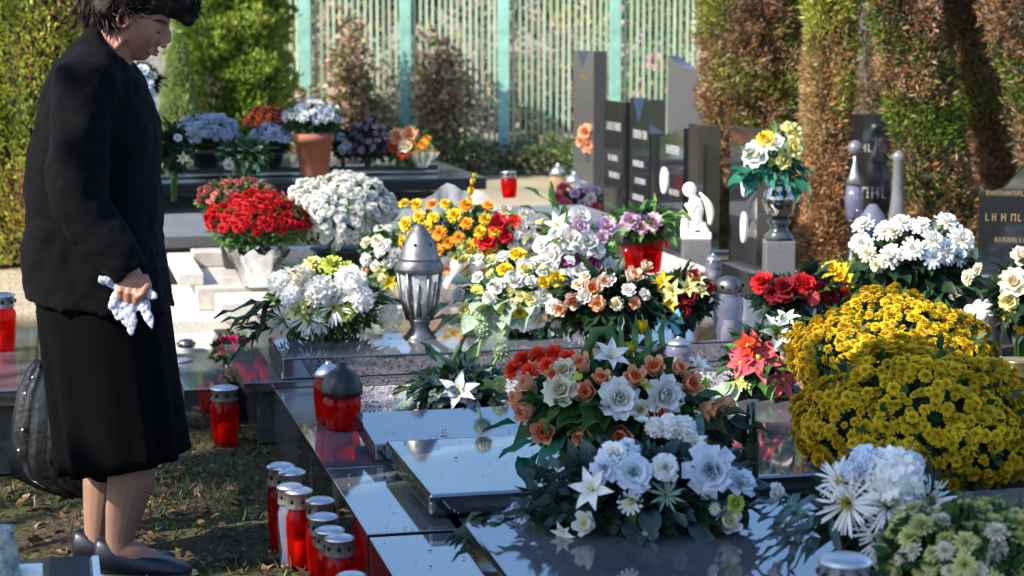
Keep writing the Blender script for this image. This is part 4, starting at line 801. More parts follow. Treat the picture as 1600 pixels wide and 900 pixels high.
# --- near: peach rose basket
th, C, s = bq('rose_basket', 'basket of peach and white silk roses on the sky reflecting slab', 'bouquet', .30, 742, (960, 628, 178, 96), [
    ('bud', [PEACH], [(848, 675, 42, (-.3, -1, .1)), (908, 680, 42, (-.05, -1, -.1)), (968, 682, 46, (0, -1, .1)), (915, 612, 40, (-.2, -1, .3)), (818, 643, 38, (-.8, -.7, .1)), (822, 598, 34, (-.6, -.6, .5)), (806, 622, 32, (-.9, -.5, .2)), (1022, 573, 40, (.1, -.7, .7)), (992, 590, 38), (1080, 600, 40, (.6, -.7, .4)), (1115, 642, 46, (.7, -.7, 0)), (908, 568, 36), (1030, 646, 38), (940, 590, 30), (1140, 632, 34, (.9, -.5, 0)), (865, 585, 30), (1062, 575, 32)]),
    ('rose', [CREAM, WHT], [(875, 608, 58), (968, 622, 62), (1040, 618, 62), (880, 577, 38), (1000, 640, 30)]), ('lily', [WHT], [(955, 556, 62, (0, -.7, .7)), (1092, 570, 40)]),
    ('carn', [SCAR], [(800, 576, 34), (816, 560, 34), (840, 553, 34), (865, 551, 34), (885, 557, 30), (826, 580, 32), (856, 570, 32)]), ('cluster', [LIME, GRNW], [(905, 590, 24), (1010, 600, 26), (1100, 600, 30)])],
   [(LDARK, 'oval', 60, 58), (LGRN, 'oval', 50, 52), (TEALL, 'oval', 16, 64, 800, 660, 1120, 715), (LDARK, 'oval', 20, 64, 1080, 640, 1140, 705), (LGRN, 'oval', 14, 80, 880, 620, 960, 650)], [LDARK, LGRN], ('basket', 60, 45), dep=.2, ncore=1500)
b = th.location; mb = MB(); pts = [pw(x, y, b.y-.05)-b for x, y in ((915, 585), (918, 545), (932, 518), (950, 516), (962, 545), (968, 575), (970, 600))]; mb.tube(pts, [.008, .012, .016, .018, .014, .009, .004], 8, flat=.35); o = obj('curled_leaf', mb.mesh('curled_leaf', LGRN), th)
for x, y, d, m_ in ((1004, 512, 30, YEL), (985, 546, 30, YEL), (1020, 545, 26, WHT)): obj('bloom', bloom_mesh('tulip', m_), th, pw(x, y, b.y)-b, aim((.1, -.3, 1)), d/2*mpp(b.y))
for x, y in ((990, 520), (1016, 530), (975, 535), (1030, 520)): obj('leaf', leaf_mesh(LLIME, 'long'), th, pw(x, y+30, b.y)-b, leafq((.1*R.gauss(0, 1), -.1, 1), Vector((0, -1, 0))), .1)
# --- green ball arrangement left of the basket
th, C, s = bq('green_ball_arrangement', 'leafy arrangement with two green balls and a bluish white flower', 'bouquet', .205, 648, (715, 604, 78, 44), [
    ('lily', [BLUEW], [(716, 612, 66, (-.2, -1, .3)), (735, 622, 48)]), ('cluster', [GRNW], [(782, 600, 40), (772, 622, 36), (690, 625, 30)])],
   [(LDARK, 'oval', 30, 52), (LBLUE, 'oval', 22, 46), (LGRN, 'long', 14, 60), (LVAR, 'oval', 6, 50, 650, 615, 690, 640)], [LDARK, LBLUE], dep=.12)
b = th.location
for x, y, d in ((755, 517, 30), (783, 548, 28)):
    p = pw(x, y, b.y)-b; o = obj('green_ball', bloom_mesh('pom', petal_mat('sage_ball', (.32, .42, .25))), th, p, aim((0, -1, .3)), d/2*s); mb = MB(); mb.tube([(.02, 0, .05), p*.6+Vector((.01, 0, 0)), p], .005, 6); obj('stem', mb.mesh('stem', LLIME), th)
# --- poinsettias
bq('poinsettia', 'pink poinsettias with a white lily in a dark planter', 'poinsettia', .215, 658, (1192, 562, 62, 72), [
    ('poin', [CORAL, PINK], [(1186, 556, 88, (-.2, -1, .5)), (1226, 592, 66, (.2, -1, .2)), (1155, 566, 52, (-.6, -.9, .3))]), ('poin', [SCAR], [(1168, 538, 46, (-.3, -.7, .6))]), ('lily', [WHT], [(1216, 524, 74, (.2, -.7, .7)), (1228, 500, 46, (.2, -.5, 1))]), ('carn', [CREAM], [(1228, 538, 46)]), ('cluster', [GRNW], [(1158, 598, 42), (1140, 610, 34), (1205, 600, 26)])],
   [(LGRN, 'oval', 22, 44), (LLIME, 'oval', 8, 40), (LDARK, 'oval', 18, 46), (LVAR, 'oval', 7, 50, 1110, 590, 1170, 615), (LGRN, 'long', 6, 50, 1195, 490, 1235, 520)], [LDARK], ('basket', 38, 34), dep=.1)
# --- middle row
bq('pompom_bouquet', 'bouquet of large white pompom chrysanthemums on the dark slab', 'bouquet', .30, 534, (510, 468, 108, 62), [
    ('pom', [WHT, WHT, CREAM], [(500, 452, 56), (548, 438, 58), (436, 442, 48), (470, 430, 46), (614, 498, 44, (1, -.5, 0)), (565, 465, 44), (455, 462, 40)]), ('mum', [LIME, PALEY], [(518, 412, 46), (462, 482, 50), (545, 418, 36), (488, 410, 36), (540, 490, 34)]), ('spider', [WHT], [(480, 495, 56), (522, 480, 60), (440, 500, 46), (500, 505, 40)])],
   [(FERN, 'long', 70, 46), (LDARK, 'long', 16, 64, 400, 470, 440, 520), (LLIME, 'oval', 12, 30), (LGRN, 'oval', 16, 40)], [FERN, LDARK, LGRN], dep=.16, ncore=1800, coreleaf=(.05, .014))
dome('round crimson chrysanthemum bush in silver foil', .272, 446, (404, 350, 80, 46), 17, 'button', [RED, RED, petal_mat('bright_crimson', (.62, .02, .03))], 300, [LGRN, FERN], ('foil', 38, 46), None, low=-.1)
dome('low faded pink chrysanthemum bush behind the crimson one', .272, 418, (372, 312, 66, 30), 12, 'smum', [DUSKP, PINK, petal_mat('salmon_petal', (.55, .2, .15))], 170, [FERN, LDARK], ('dark', 30, 50), None, low=-.1, jit=.2)
dome('large round snow white chrysanthemum bush in the sun', .272, 436, (530, 336, 84, 62), 15, 'button', [WHT], 760, [FERN, LGRN], ('dark', 44, 50), None, low=-.6, gap=.07)
th, C, s = bq('cellophane_bouquet', 'yellow and orange bouquet fanned out in clear cellophane', 'bouquet', .272, 448, (725, 368, 128, 60), [
    ('mum', [YEL, ORG, YEL], 44, 20, 30, (628, 316, 775, 405)), ('rose', [ORG, PEACH], 12, 20, 28, (690, 380, 770, 420)), ('rose', [SCAR, RED], [(778, 348, 30), (760, 374, 32), (805, 345, 24), (790, 368, 24), (842, 365, 20)]), ('mum', [CREAM, WHT, PALEY], 22, 18, 28, (755, 328, 860, 405)), ('cluster', [GRNW], [(722, 385, 36), (710, 400, 30), (745, 395, 28)]), ('carn', [WHT], [(830, 375, 34), (815, 355, 26), (845, 392, 30)])],
   [(LGRN, 'oval', 30, 30), (LDARK, 'oval', 14, 30)], [LGRN, LDARK], ('paper', 44, 40), dep=.18)
b = th.location
mb = MB(); rings = []
for i in range(8):
    f = i/7; rings.append([pw(690+(k-12)*(3+8.5*f)+20*f, 446-f*(156-abs(k-12)**1.6*1.7)-6*math.sin(k*1.3)*f, b.y+.02+.1*f+.03*math.sin(k*1.9+i)-.1*abs(k-12)/12*f)-b for k in range(25)])
mb.rings(rings, 0, False, False); obj('cellophane', mb.mesh('cellophane', CELLO), th)
for x, y, d in ((735, 300, 20), (738, 285, 16), (732, 315, 20), (741, 275, 12)): obj('bloom', bloom_mesh('tulip', YEL), th, pw(x, y, b.y-.02)-b, aim((.2, -.5, 1)), d/2*s)
mb = MB(); rings = []
for i in range(6):
    f = i/5; rings.append([pw(700+(k-8)*(3+5.5*f)+30*f, 446-f*40+6*math.sin(k*1.1), b.y-.16-.06*f+.02*math.sin(k*1.5)+.012*(k-8)**2*.15)-b for k in range(17)])
mb.rings(rings, 0, False, False); obj('paper_cone', mb.mesh('paper_cone', PAPER), th)
bq('small_bouquet', 'small loose bunch of orange, white and yellow blossoms behind the silver lantern', 'bouquet', .272, 450, (602, 398, 42, 46), [('mum', [ORG, PEACH, CREAM, WHT], 16, 16, 24), ('lily', [YEL, PALEY], [(592, 425, 30), (608, 440, 28)]), ('rose', [WHT], [(596, 385, 26), (620, 400, 26)])], [(LVAR, 'oval', 10, 26), (LGRN, 'oval', 14, 28)], [LGRN], dep=.1)
bq('white_lilac_bouquet', 'white and lilac bouquet with two deep purple roses', 'bouquet', .272, 452, (893, 388, 78, 66), [
    ('rose', [PURP], [(892, 402, 30), (926, 411, 30)]), ('carn', [WHT], [(908, 338, 44), (893, 372, 50), (918, 378, 46), (862, 400, 34), (870, 372, 34), (935, 390, 30), (845, 382, 30)]), ('rose', [LILAC], [(906, 355, 34), (948, 352, 32), (940, 372, 24)]), ('mum', [YEL, PALEY], [(868, 428, 26), (850, 420, 24), (880, 438, 30)]), ('lily', [WHT], [(872, 352, 46), (932, 430, 34)]), ('cluster', [GRNW], 5, 20, 30), ('carn', [WHT, WHT, LILAC], 14, 24, 34), ('rose', [PALEY, WHT], 10, 20, 28, (840, 400, 950, 445))],
   [(LLIME, 'oval', 20, 32), (LGRN, 'oval', 22, 34), (LLIME, 'long', 7, 60, 860, 320, 885, 380)], [LGRN, LLIME], dep=.16)
bq('yellow_rose_bouquet', 'sunny bouquet of white and yellow roses with pale variegated leaves', 'bouquet', .305, 526, (812, 466, 112, 58), [
    ('rose', [WHT], [(775, 446, 30), (804, 436, 30), (850, 465, 32), (890, 430, 30), (862, 490, 26), (828, 412, 22)]), ('rose', [YEL, PALEY], [(808, 396, 30), (822, 420, 24), (788, 420, 24), (870, 436, 28), (726, 484, 24), (812, 488, 22), (850, 440, 20)]), ('cluster', [LIME, GRNW], 8, 20, 30), ('rose', [WHT, PALEY, WHT], 28, 18, 27, (715, 400, 915, 508)), ('mum', [WHT, CREAM], 8, 18, 24, (740, 430, 900, 510))],
   [(LVAR, 'round', 34, 48), (LLIME, 'oval', 30, 40), (LVAR, 'round', 12, 58, 700, 470, 800, 515), (LGRN, 'oval', 20, 34)], [LGRN, LLIME], dep=.15)
bq('dark_leaf_arrangement', 'dark leaved arrangement with small peach and white roses in shade', 'bouquet', .305, 534, (955, 470, 98, 56), [
    ('bud', [petal_mat('pale_peach_petal', (.74, .55, .4))], [(990, 430, 30), (925, 450, 30), (945, 440, 26), (876, 482, 26), (895, 470, 28), (848, 495, 22), (1010, 415, 20)]), ('rose', [WHT], [(948, 436, 28), (912, 462, 24), (862, 478, 24)]), ('rose', [WHT, PEACH, CREAM], 7, 18, 24, (900, 425, 1010, 475))],
   [(LDARK, 'oval', 80, 44), (LDARK, 'long', 20, 54), (LBLUE, 'oval', 12, 36)], [LDARK], ('dark', 34, 40), dep=.16, ncore=1800)
th, C, s = bq('yellow_lily_bouquet', 'yellow lilies and dark red roses with a blue bow', 'bouquet', .305, 530, (1062, 462, 58, 48), [
    ('lily', [PALEY, YEL], [(1050, 455, 44), (1075, 448, 36), (1035, 440, 36), (1020, 480, 40), (1045, 475, 34), (1088, 438, 32), (1095, 455, 26)]), ('rose', [DRED, RED], [(1076, 462, 28), (1066, 486, 24), (1086, 430, 28), (1108, 448, 20)])],
   [(LDARK, 'oval', 30, 34), (LLIME, 'long', 14, 36), (LGRN, 'oval', 10, 30)], [LDARK], dep=.12)
b = th.location; BLU = mat('blue_ribbon', (.12, .42, .6), .35); mb = MB()
for sg in (-1, 1): mb.tube([pw(1045, 500, b.y-.12)-b, pw(1045+sg*14, 488, b.y-.14)-b, pw(1045+sg*20, 502, b.y-.13)-b, pw(1045, 502, b.y-.12)-b], [.006, .02, .016, .006], 6, flat=.3); mb.tube([pw(1045, 500, b.y-.12)-b, pw(1045+sg*16, 522, b.y-.13)-b], [.008, .014], 6, flat=.2)
obj('bow', mb.mesh('bow', BLU), th)
bq('pink_silk_roses', 'pink silk roses with bright green leaves before the black headstones', 'bouquet', .272, 436, (1000, 348, 66, 28), [('rose', [LILAC, petal_mat('light_pink_petal', (.72, .45, .55))], [(985, 344, 28), (1020, 346, 28), (972, 358, 22), (1002, 356, 20)]), ('cluster', [GRNW, LILAC], 5, 16, 22)],
   [(LLIME, 'oval', 24, 34), (LLIME, 'long', 10, 36), (LGRN, 'oval', 12, 30), (LLIME, 'oval', 10, 36, 1020, 330, 1060, 360)], [LGRN], dep=.1)
bq('red_rose_spray', 'spray of dark red silk roses beside the mauve jar', 'bouquet', .285, 520, (1243, 462, 84, 38), [('carn', [RED, DRED], [(1190, 440, 40), (1226, 450, 50), (1256, 444, 40), (1300, 466, 32), (1208, 458, 34), (1284, 450, 26)]), ('pom', [CORAL], [(1273, 465, 26)]), ('rose', [SCAR], [(1320, 455, 22)])],
   [(LDARK, 'oval', 40, 40), (LBLUE, 'oval', 12, 36), (LGRN, 'oval', 10, 34)], [LDARK], ('dark', 34, 30), dep=.12)
bq('yellow_chrysanthemum', 'single yellow chrysanthemum head above the red roses', 'chrysanthemum', .285, 505, (1311, 436, 36, 30), [('mum', [YEL], [(1312, 432, 58, (-.2, -.8, .6)), (1300, 420, 34), (1328, 422, 34)]), ('smum', [YEL], [(1292, 440, 24), (1330, 445, 24)])], [(LGRN, 'oval', 10, 30), (FERN, 'oval', 8, 26)], [LGRN], dep=.07)
th, C, s = bq('white_chrysanthemum', 'tall white chrysanthemum plant with dark leaves below the gold lettered headstone', 'chrysanthemum', .27, 525, (1430, 400, 108, 66), [
    ('mum', [WHT], 34, 34, 48, (1335, 338, 1515, 400)), ('mum', [BLUEW], [(1480, 388, 50), (1460, 400, 40), (1500, 398, 36)]), ('mum', [CREAM], [(1370, 415, 28), (1512, 370, 34), (1522, 395, 30), (1395, 360, 30), (1340, 378, 34), (1355, 395, 30)])],
   [(LDARK, 'oval', 60, 44, 1345, 405, 1510, 475), (LGRN, 'oval', 16, 38), (LDARK, 'oval', 20, 40)], [LDARK, LGRN], ('dark', 50, 60), dep=.2, ncore=1600)
bq('cream_roses', 'cream roses with yellow sprigs cut off by the right edge', 'bouquet', .27, 560, (1592, 456, 44, 66), [('rose', [CREAM, PALEY], [(1584, 440, 44), (1600, 400, 40), (1576, 470, 28)]), ('cluster', [YEL, LIME], [(1580, 495, 30), (1592, 515, 28)]), ('mum', [CREAM], [(1510, 432, 30), (1525, 420, 24)])], [(LGRN, 'oval', 16, 40), (LDARK, 'oval', 18, 44)], [LDARK], dep=.12)
th, C, s = bq('urn_bouquet', 'yellow and white silk roses with teal leaves in the stone urn', 'bouquet', URN.z+152*mpp(URN.y), 288, (1208, 240, 50, 46), [('rose', [YEL, PALEY], [(1238, 204, 36), (1196, 216, 26), (1240, 232, 32), (1226, 250, 28), (1248, 222, 24)]), ('rose', [WHT], [(1180, 240, 40), (1212, 222, 32)]), ('cluster', [LIME], [(1205, 250, 22)])], [(TEALL, 'oval', 26, 36, 1162, 255, 1250, 285), (LGRN, 'oval', 14, 34), (LLIME, 'oval', 8, 30)], [TEALL], dep=.1, ncore=300)
# --- back row on the long black grave
ZB = .532
dome('white chrysanthemum bush tinted bluish for shade at the left of the back grave', ZB, 262, (322, 212, 46, 32), 13, 'smum', [BLUEW], 220, [LDARK, LGRN], ('dark', 24, 24), 'back row bushes', low=-.1)
dome('white chrysanthemum bush tinted bluish for shade below the rust coloured one', ZB, 264, (424, 220, 30, 24), 12, 'smum', [BLUEW], 110, [LDARK, LGRN], ('dark', 20, 24), 'back row bushes', low=0)
dome('rust red chrysanthemum bush behind the terracotta pot', ZB+0, 250, (422, 192, 38, 26), 11, 'smum', [RUST, RUST, petal_mat('rust_bright', (.3, .06, .02))], 110, [LDARK], ('dark', 24, 40), 'back row bushes', low=0)
dome('white chrysanthemums tinted bluish for shade in a large terracotta pot', ZB, 274, (491, 186, 43, 27), 18, 'mum', [BLUEW, WHT], 70, [LDARK, LGRN], ('terra', 31, 66), 'back row bushes', low=-.05)
bq('variegated_shrub', 'variegated green potted shrub on the back grave', 'shrub', ZB, 276, (384, 240, 46, 32), [('rose', [CREAM], [(358, 258, 14, (0, -1, .3))])], [(LVAR, 'oval', 40, 20), (LGRN, 'oval', 40, 20), (LDARK, 'oval', 20, 22)], [LGRN, LDARK], dep=.2)
bq('white_flower_clump', 'small white blooms tinted bluish for shade right of the terracotta pot', 'flowers', ZB, 268, (536, 222, 18, 24), [('mum', [BLUEW], [(532, 212, 18), (542, 225, 20), (534, 234, 16)])], [(LDARK, 'oval', 10, 18)], [LDARK], dep=.1)
bq('heather', 'dark purple heather plant on the back grave', 'heather', ZB, 268, (575, 220, 34, 34), [('cluster', [HEATH, petal_mat('mauve_petal', (.3, .2, .3))], 20, 12, 18)], [(LDARK, 'long', 40, 26)], [LDARK, leaf_mat('purple_leaf', (.05, .03, .06), (.12, .08, .13))], dep=.2)
th, C, s = bq('mixed_bouquet', 'orange, white and yellow bouquet at the right end of the back grave', 'bouquet', ZB, 266, (640, 226, 50, 32), [('rose', [CREAM, PEACH], [(620, 212, 28), (640, 210, 26), (632, 226, 24)]), ('mum', [YEL, PALEY, ORG], [(660, 225, 20), (672, 232, 18), (655, 240, 20), (668, 216, 16)]), ('rose', [ORG, DORG], [(630, 238, 20), (612, 228, 18), (645, 232, 18)]), ('cluster', [YEL], [(680, 238, 18)])], [(LGRN, 'oval', 18, 22), (LLIME, 'oval', 10, 22)], [LGRN], dep=.18)
b = th.location; mb = MB(); mb.rings([[pw(660+(k-5)*(1.5+4*f), 262-24*f, b.y-.15-.05*f+.03*math.sin(k*2))-b for k in range(11)] for f in (0, .3, .6, 1)], 0, False, False); obj('cellophane', mb.mesh('cellophane', CELLO), th)
th, C, s = bq('vase_bouquet', 'white flowers tinted bluish for shade in a tall dark vase beside the woman', 'bouquet', .455, 320, (224, 125, 24, 34), [('mum', [BLUEW], [(222, 110, 26), (230, 130, 24), (236, 148, 20), (212, 125, 24)]), ('rose', [CREAM], [(246, 178, 20), (240, 118, 12)])], [(LDARK, 'oval', 14, 24)], [LDARK], dep=.12)
lathe_part('vase', [(.07, 0), (.09, .02), (.06, .2), (.09, .45), (.1, .6), (.08, .62)], BLACK, th)
bq('white_lily_vase', 'dark vase with two drooping white lilies beside the woman', 'bouquet', .455, 315, (270, 225, 24, 50), [('lily', [CREAM], [(286, 246, 20, (.3, -.8, -.5)), (246, 180, 22)]), ('rose', [WHT], [(278, 215, 12)])], [(LDARK, 'oval', 22, 26), (LDARK, 'long', 12, 30)], [LDARK], dep=.15)
bq('mossy_bouquet', 'hazy pink and white flowers at the foot of the tall grey headstone', 'flowers', .1, 340, (905, 312, 50, 26), [('rose', [LILAC, PINK, WHT], 12, 14, 22)], [(LGRN, 'oval', 12, 20)], [LGRN], dep=.15)
bq('reflected_pink_flowers', 'magenta flowers low beside the polished strip', 'flowers', .16, 562, (362, 545, 26, 20), [('carn', [petal_mat('magenta_petal', (.5, .02, .12))], 6, 16, 24)], [(LGRN, 'oval', 10, 22)], [LDARK], dep=.06)

# petals, leaves and crumbs fallen on the slabs
P = []; n = 170
for i in range(n):
    a0, a1, b0, b1, z = R.choice(((.95, 1.5, 4.82, 5.45, .300), (.77, .97, 4.2, 6.1, .2295), (.86, 2.0, 3.0, 3.6, .392), (.8, 2.0, 6.9, 7.25, .3215), (.95, 1.4, 5.52, 5.8, .292)))
    p = AB(R.uniform(a0, a1), R.uniform(b0, b1), z+.0015)
    if z == .392: p.z = .4012-.0384*(3.94-2.62)+.0384*((-p.x*ST+p.y*CT)-2.62)+.004
    P.append(p)
P = np.array(P); D = NR.normal(size=(n, 3))*np.array([1, 1, .06])
tag(stuff(obj('fallen_petals', leaf_cloud('fallen_petals', P, D, NR.uniform(.004, .018, n), NR.uniform(.003, .011, n), [LIT1, WHT, LIT3, PEACH], NR.choice(4, n, p=[.35, .25, .3, .1]), up=np.array([0, 0, 1.]), bend=.2))), 'stray petals and leaf crumbs lying on the polished slabs', 'petals')
# ---------------------------------------------------------------- the woman
WY = 5.24
WB = gp(205, 884, 0); WB = Vector((WB.x, WY, 0))
def W(px, py, dy=0.0): return pw(px, py, WY+dy)-WB
SKIN = mat('skin', (.34, .145, .095), .5, var=.13, scale=30, bump=.12, bscale=180, rnd=.02); STOCK = mat('stocking', (.25, .135, .09), .55, var=.06, scale=10, rnd=.02)
CLOTH = mat('black_wool', (.0028, .0028, .004), .95, var=.25, scale=220, bump=.25, bscale=500, rnd=.03, spec=.12); CLOTH2 = mat('black_skirt_wool', (.0016, .0016, .002), .95, var=.25, scale=220, bump=.2, bscale=500, rnd=.03, spec=.08)
HAIR = mat('dark_brown_hair', (.007, .005, .0045), .65, col2=(.02, .013, .011), scale=50, rnd=.02, spec=.2); SHOE = mat('navy_leather', (.008, .009, .02), .35, var=.2, rnd=.02, rvar=.1)
person = thing('person', 'woman in black jacket and skirt with bowed head, holding a white handkerchief', 'person', WB)
# head frame
HC = W(207, 27); PD = math.radians(27); hf = Vector((math.cos(PD), 0, -math.sin(PD))); hu = Vector((math.sin(PD), 0, math.cos(PD))); hl = Vector((0, 1, 0))
def HD(x, y, z): return HC+hf*x+hl*y+hu*z
def head_mesh(mb):
    nu, nv = 48, 36; rings = []
    def G(d, c, w_): c = Vector(c).normalized(); return math.exp(-((d-c).length/w_)**2)
    for i in range(nv+1):
        a = math.pi*i/nv; ring = []
        for k in range(nu):
            t_ = 2*math.pi*k/nu; sr = max(math.sin(a), .015); d = Vector((sr*math.cos(t_), sr*math.sin(t_), -math.cos(a)))
            x, y, z = d.x*.094, d.y*.073, d.z*.112
            if d.z < 0:
                y *= 1-.28*(-d.z)**1.3; x = x*(1-.12*-d.z)+(.022*(-d.z)**1.5 if d.x > -.2 else .05*(-d.z)); 
            f = Vector((1, 0, 0))
            x += .030*G(d, (1, 0, -.14), .13)+.016*G(d, (1, 0, .06), .10)-.010*(G(d, (.88, .32, .08), .16)+G(d, (.88, -.32, .08), .16))+.006*G(d, (1, 0, .3), .3)
            x += .009*G(d, (.95, 0, -.42), .12)-.006*G(d, (.95, 0, -.53), .07)+.008*G(d, (.92, 0, -.62), .1)+.014*G(d, (.72, 0, -.85), .2)
            c_ = G(d, (.75, .55, -.2), .25)+G(d, (.75, -.55, -.2), .25); x += .006*c_; y += (.005 if d.y > 0 else -.005)*c_
            ring.append(HD(x, y, z))
        rings.append(ring)
    mb.rings(rings)
    for sy in (-1, 1):
        pts = [HD(-.004+.017*math.cos(t_), sy*(.074+.010*(1-math.cos(t_))*.5), .0+.031*math.sin(t_)) for t_ in [j*math.pi/5 for j in range(10)]]; mb.tube(pts+[pts[0]], .0055, 6); mb.ball(HD(0, sy*.07, -.004), .014, 8, 6)
        mb.ball(HD(.108, sy*.012, -.030), .0085, 8, 6)          # nostril wings
    lip = lambda z, r: mb.tube([HD(.082, -.024, z-.003), HD(.094, -.01, z), HD(.097, 0, z), HD(.094, .01, z), HD(.082, .024, z-.003)], [r*.4, r, r*1.1, r, r*.4], 6)
    lip(-.052, .0055); lip(-.0615, .006)
body = MB(); head_mesh(body)
body.tube([W(160, 112), W(172, 88), W(190, 52), W(204, 30)], [.085, .062, .056, .055], 14)
body.tube([W(196, 60), W(208, 84)], [.04, .018], 8)     # soft skin under the chin
for dy in (-.022, .015): body.tube([W(178, 78, dy-.03), W(196, 58, dy-.035)], [.008, .011], 6)
body.tube([W(160, 110), W(155, 200), W(160, 330), W(165, 440), W(175, 520)], [.09, .15, .15, .15, .14], 14)
# legs: near (right) leg and far (left) leg
body.tube([W(185, 500, -.09), W(195, 640, -.09), W(208, 720, -.08), W(205, 750, -.08), W(194, 800, -.08), W(187, 842, -.08), W(186, 866, -.08)], [.09, .072, .063, .066, .052, .039, .037], 16)
body.tube([W(186, 858, -.08), W(215, 868, -.08), W(258, 884, -.08)], [.038, .036, .022], 12)
body.tube([W(170, 500, .09), W(168, 640, .10), W(165, 720, .10), W(160, 755, .10), W(155, 800, .10), W(152, 838, .10), W(152, 850, .10)], [.09, .075, .055, .056, .045, .036, .034], 16)
body.tube([W(152, 846, .10), W(180, 852, .10), W(222, 862, .10)], [.036, .034, .022], 12)
# arms
body.tube([W(140, 110, -.16), W(122, 200, -.22), W(124, 305, -.245), W(165, 372, -.255), W(204, 424, -.26)], [.06, .05, .043, .036, .026], 12)
body.tube([W(150, 115, .16), W(130, 220, .22), W(122, 320, .24), W(118, 410, .25), W(116, 490, .25)], [.06, .05, .043, .036, .026], 12)
def hand(mb, c, tip, side, spread):
    """closed hand: wrist c, knuckle line below, four curled fingers and a thumb"""
    for k in range(4):
        ox = -18+12.5*k; L = (1, 1.08, 1.05, .88)[3-k]; b = c
        kx, ky = b[0]+ox+3, b[1]+27-abs(k-1.4)*2.0; dy = b[2]
        mb.tube([W(kx, ky-6, dy-.004), W(kx-1, ky+8*L, dy-.022), W(kx-2, ky+20*L, dy-.016), W(kx-1, ky+23*L, dy+.006), W(kx+1, ky+14*L, dy+.022)], [.0105, .0115, .0105, .0095, .0082], 8)
    mb.tube([W(c[0]+20, c[1]+8, c[2]+.002), W(c[0]+27, c[1]+22, c[2]-.016), W(c[0]+18, c[1]+36, c[2]-.030), W(c[0]+8, c[1]+41, c[2]-.030)], [.014, .0125, .0105, .008], 8)
    mb.tube([W(c[0]-2, c[1]-4, c[2]), W(c[0]+1, c[1]+12, c[2]-.002), W(c[0]+2, c[1]+27, c[2]-.002)], [.026, .036, .035], 12, flat=.62)
hand(body, (204, 424, -.26), None, -1, 0); hand(body, (116, 490, .25), None, 1, 0)
bo = remesh(body, 'body', [SKIN, STOCK], .0036, 2, None, person)
me = bo.data; co = np.empty(len(me.polygons)*3); me.polygons.foreach_get('center', co); co = co.reshape(-1, 3)
idx = ((co[:, 2] < .8) & (co[:, 2] > -1) & (np.abs(co[:, 1]) < .16)).astype(np.int32); me.materials.clear(); me.materials.append(SKIN); me.materials.append(STOCK); me.polygons.foreach_set('material_index', idx)
LIPM = mat('lip', (.30, .10, .085), .45, rnd=.02); EYEM = mat('eye_white', (.6, .56, .5), .2, rnd=0); IRIS = mat('iris', (.03, .015, .01), .15, rnd=0); BROW = mat('brow', (.03, .02, .016), .8)
for sy in (-1, 1):
    mb = MB(); mb.ball(HD(.0735, sy*.030, .005), .0118, 12, 8); mb.ball(HD(.0818, sy*.0308, -.001), .0048, 10, 6, 1); obj('eye', mb.mesh('eye', [EYEM, IRIS]), person)
    mb = MB(); mb.ball(HD(.0745, sy*.0302, .0085), .0133, 12, 8); mb.tube([HD(.066, sy*.043, .003), HD(.083, sy*.036, .001), HD(.087, sy*.026, .002), HD(.083, sy*.018, .003)], [.0022, .003, .003, .002], 6); obj('eyelid', mb.mesh('eyelid', SKIN), person)
    mb = MB(); mb.tube([HD(.062, sy*.054, .022), HD(.084, sy*.040, .032), HD(.092, sy*.020, .028)], [.002, .004, .003], 6); obj('eyebrow', mb.mesh('eyebrow', BROW), person)
    mb = MB(); mb.tube([HD(.064, sy*.0445, .001), HD(.0815, sy*.038, -.0025), HD(.0885, sy*.028, -.002), HD(.085, sy*.018, .0)], [.0008, .0017, .0018, .001], 6); obj('eyelashes', mb.mesh('eyelashes', BROW), person)
mb = MB()
for z, r in ((-.052, .0045), (-.0612, .005)): mb.tube([HD(.0845, -.021, z-.003), HD(.0965, -.01, z), HD(.0998, 0, z), HD(.0965, .01, z), HD(.0845, .021, z-.003)], [r*.3, r, r*1.1, r, r*.3], 6)
obj('lips', mb.mesh('lips', LIPM), person)
# hair: full short set hair with a fringe that hangs over the brow
hm = MB()
for (x, y, z, r) in ((-.03, 0, .075, .098), (-.075, 0, .035, .078), (-.092, 0, -.02, .052), (.04, 0, .10, .075), (.085, 0, .095, .05), (.118, .01, .083, .036), (.135, .0, .066, .024), (-.02, .055, .05, .055), (-.02, -.055, .055, .052), (-.065, .05, -.01, .045), (-.062, -.05, -.004, .043), (.05, .05, .075, .045), (.05, -.05, .08, .042), (-.105, 0, .02, .05)): hm.ball(HD(x, y, z), r, 14, 10)
ho = remesh(hm, 'hair', HAIR, .006, 5, ((.016, .045),), person)
ve = np.empty(len(ho.data.vertices)*3); ho.data.vertices.foreach_get('co', ve); ve = ve.reshape(-1, 3); k = NR.choice(len(ve), 5200); P = ve[k]; c0 = np.array(HC+hu*.05); rad = P-c0; rad /= np.linalg.norm(rad, axis=1, keepdims=True)
flow = np.cross(rad, np.array([.15, 1, .1])); D = flow*.9+rad*.10+NR.normal(size=P.shape)*.16
stuff(obj('hair_strands', leaf_cloud('hair_strands', P-rad*.004, D, NR.uniform(.025, .05, len(P)), .005, HAIR, bend=.1), person))
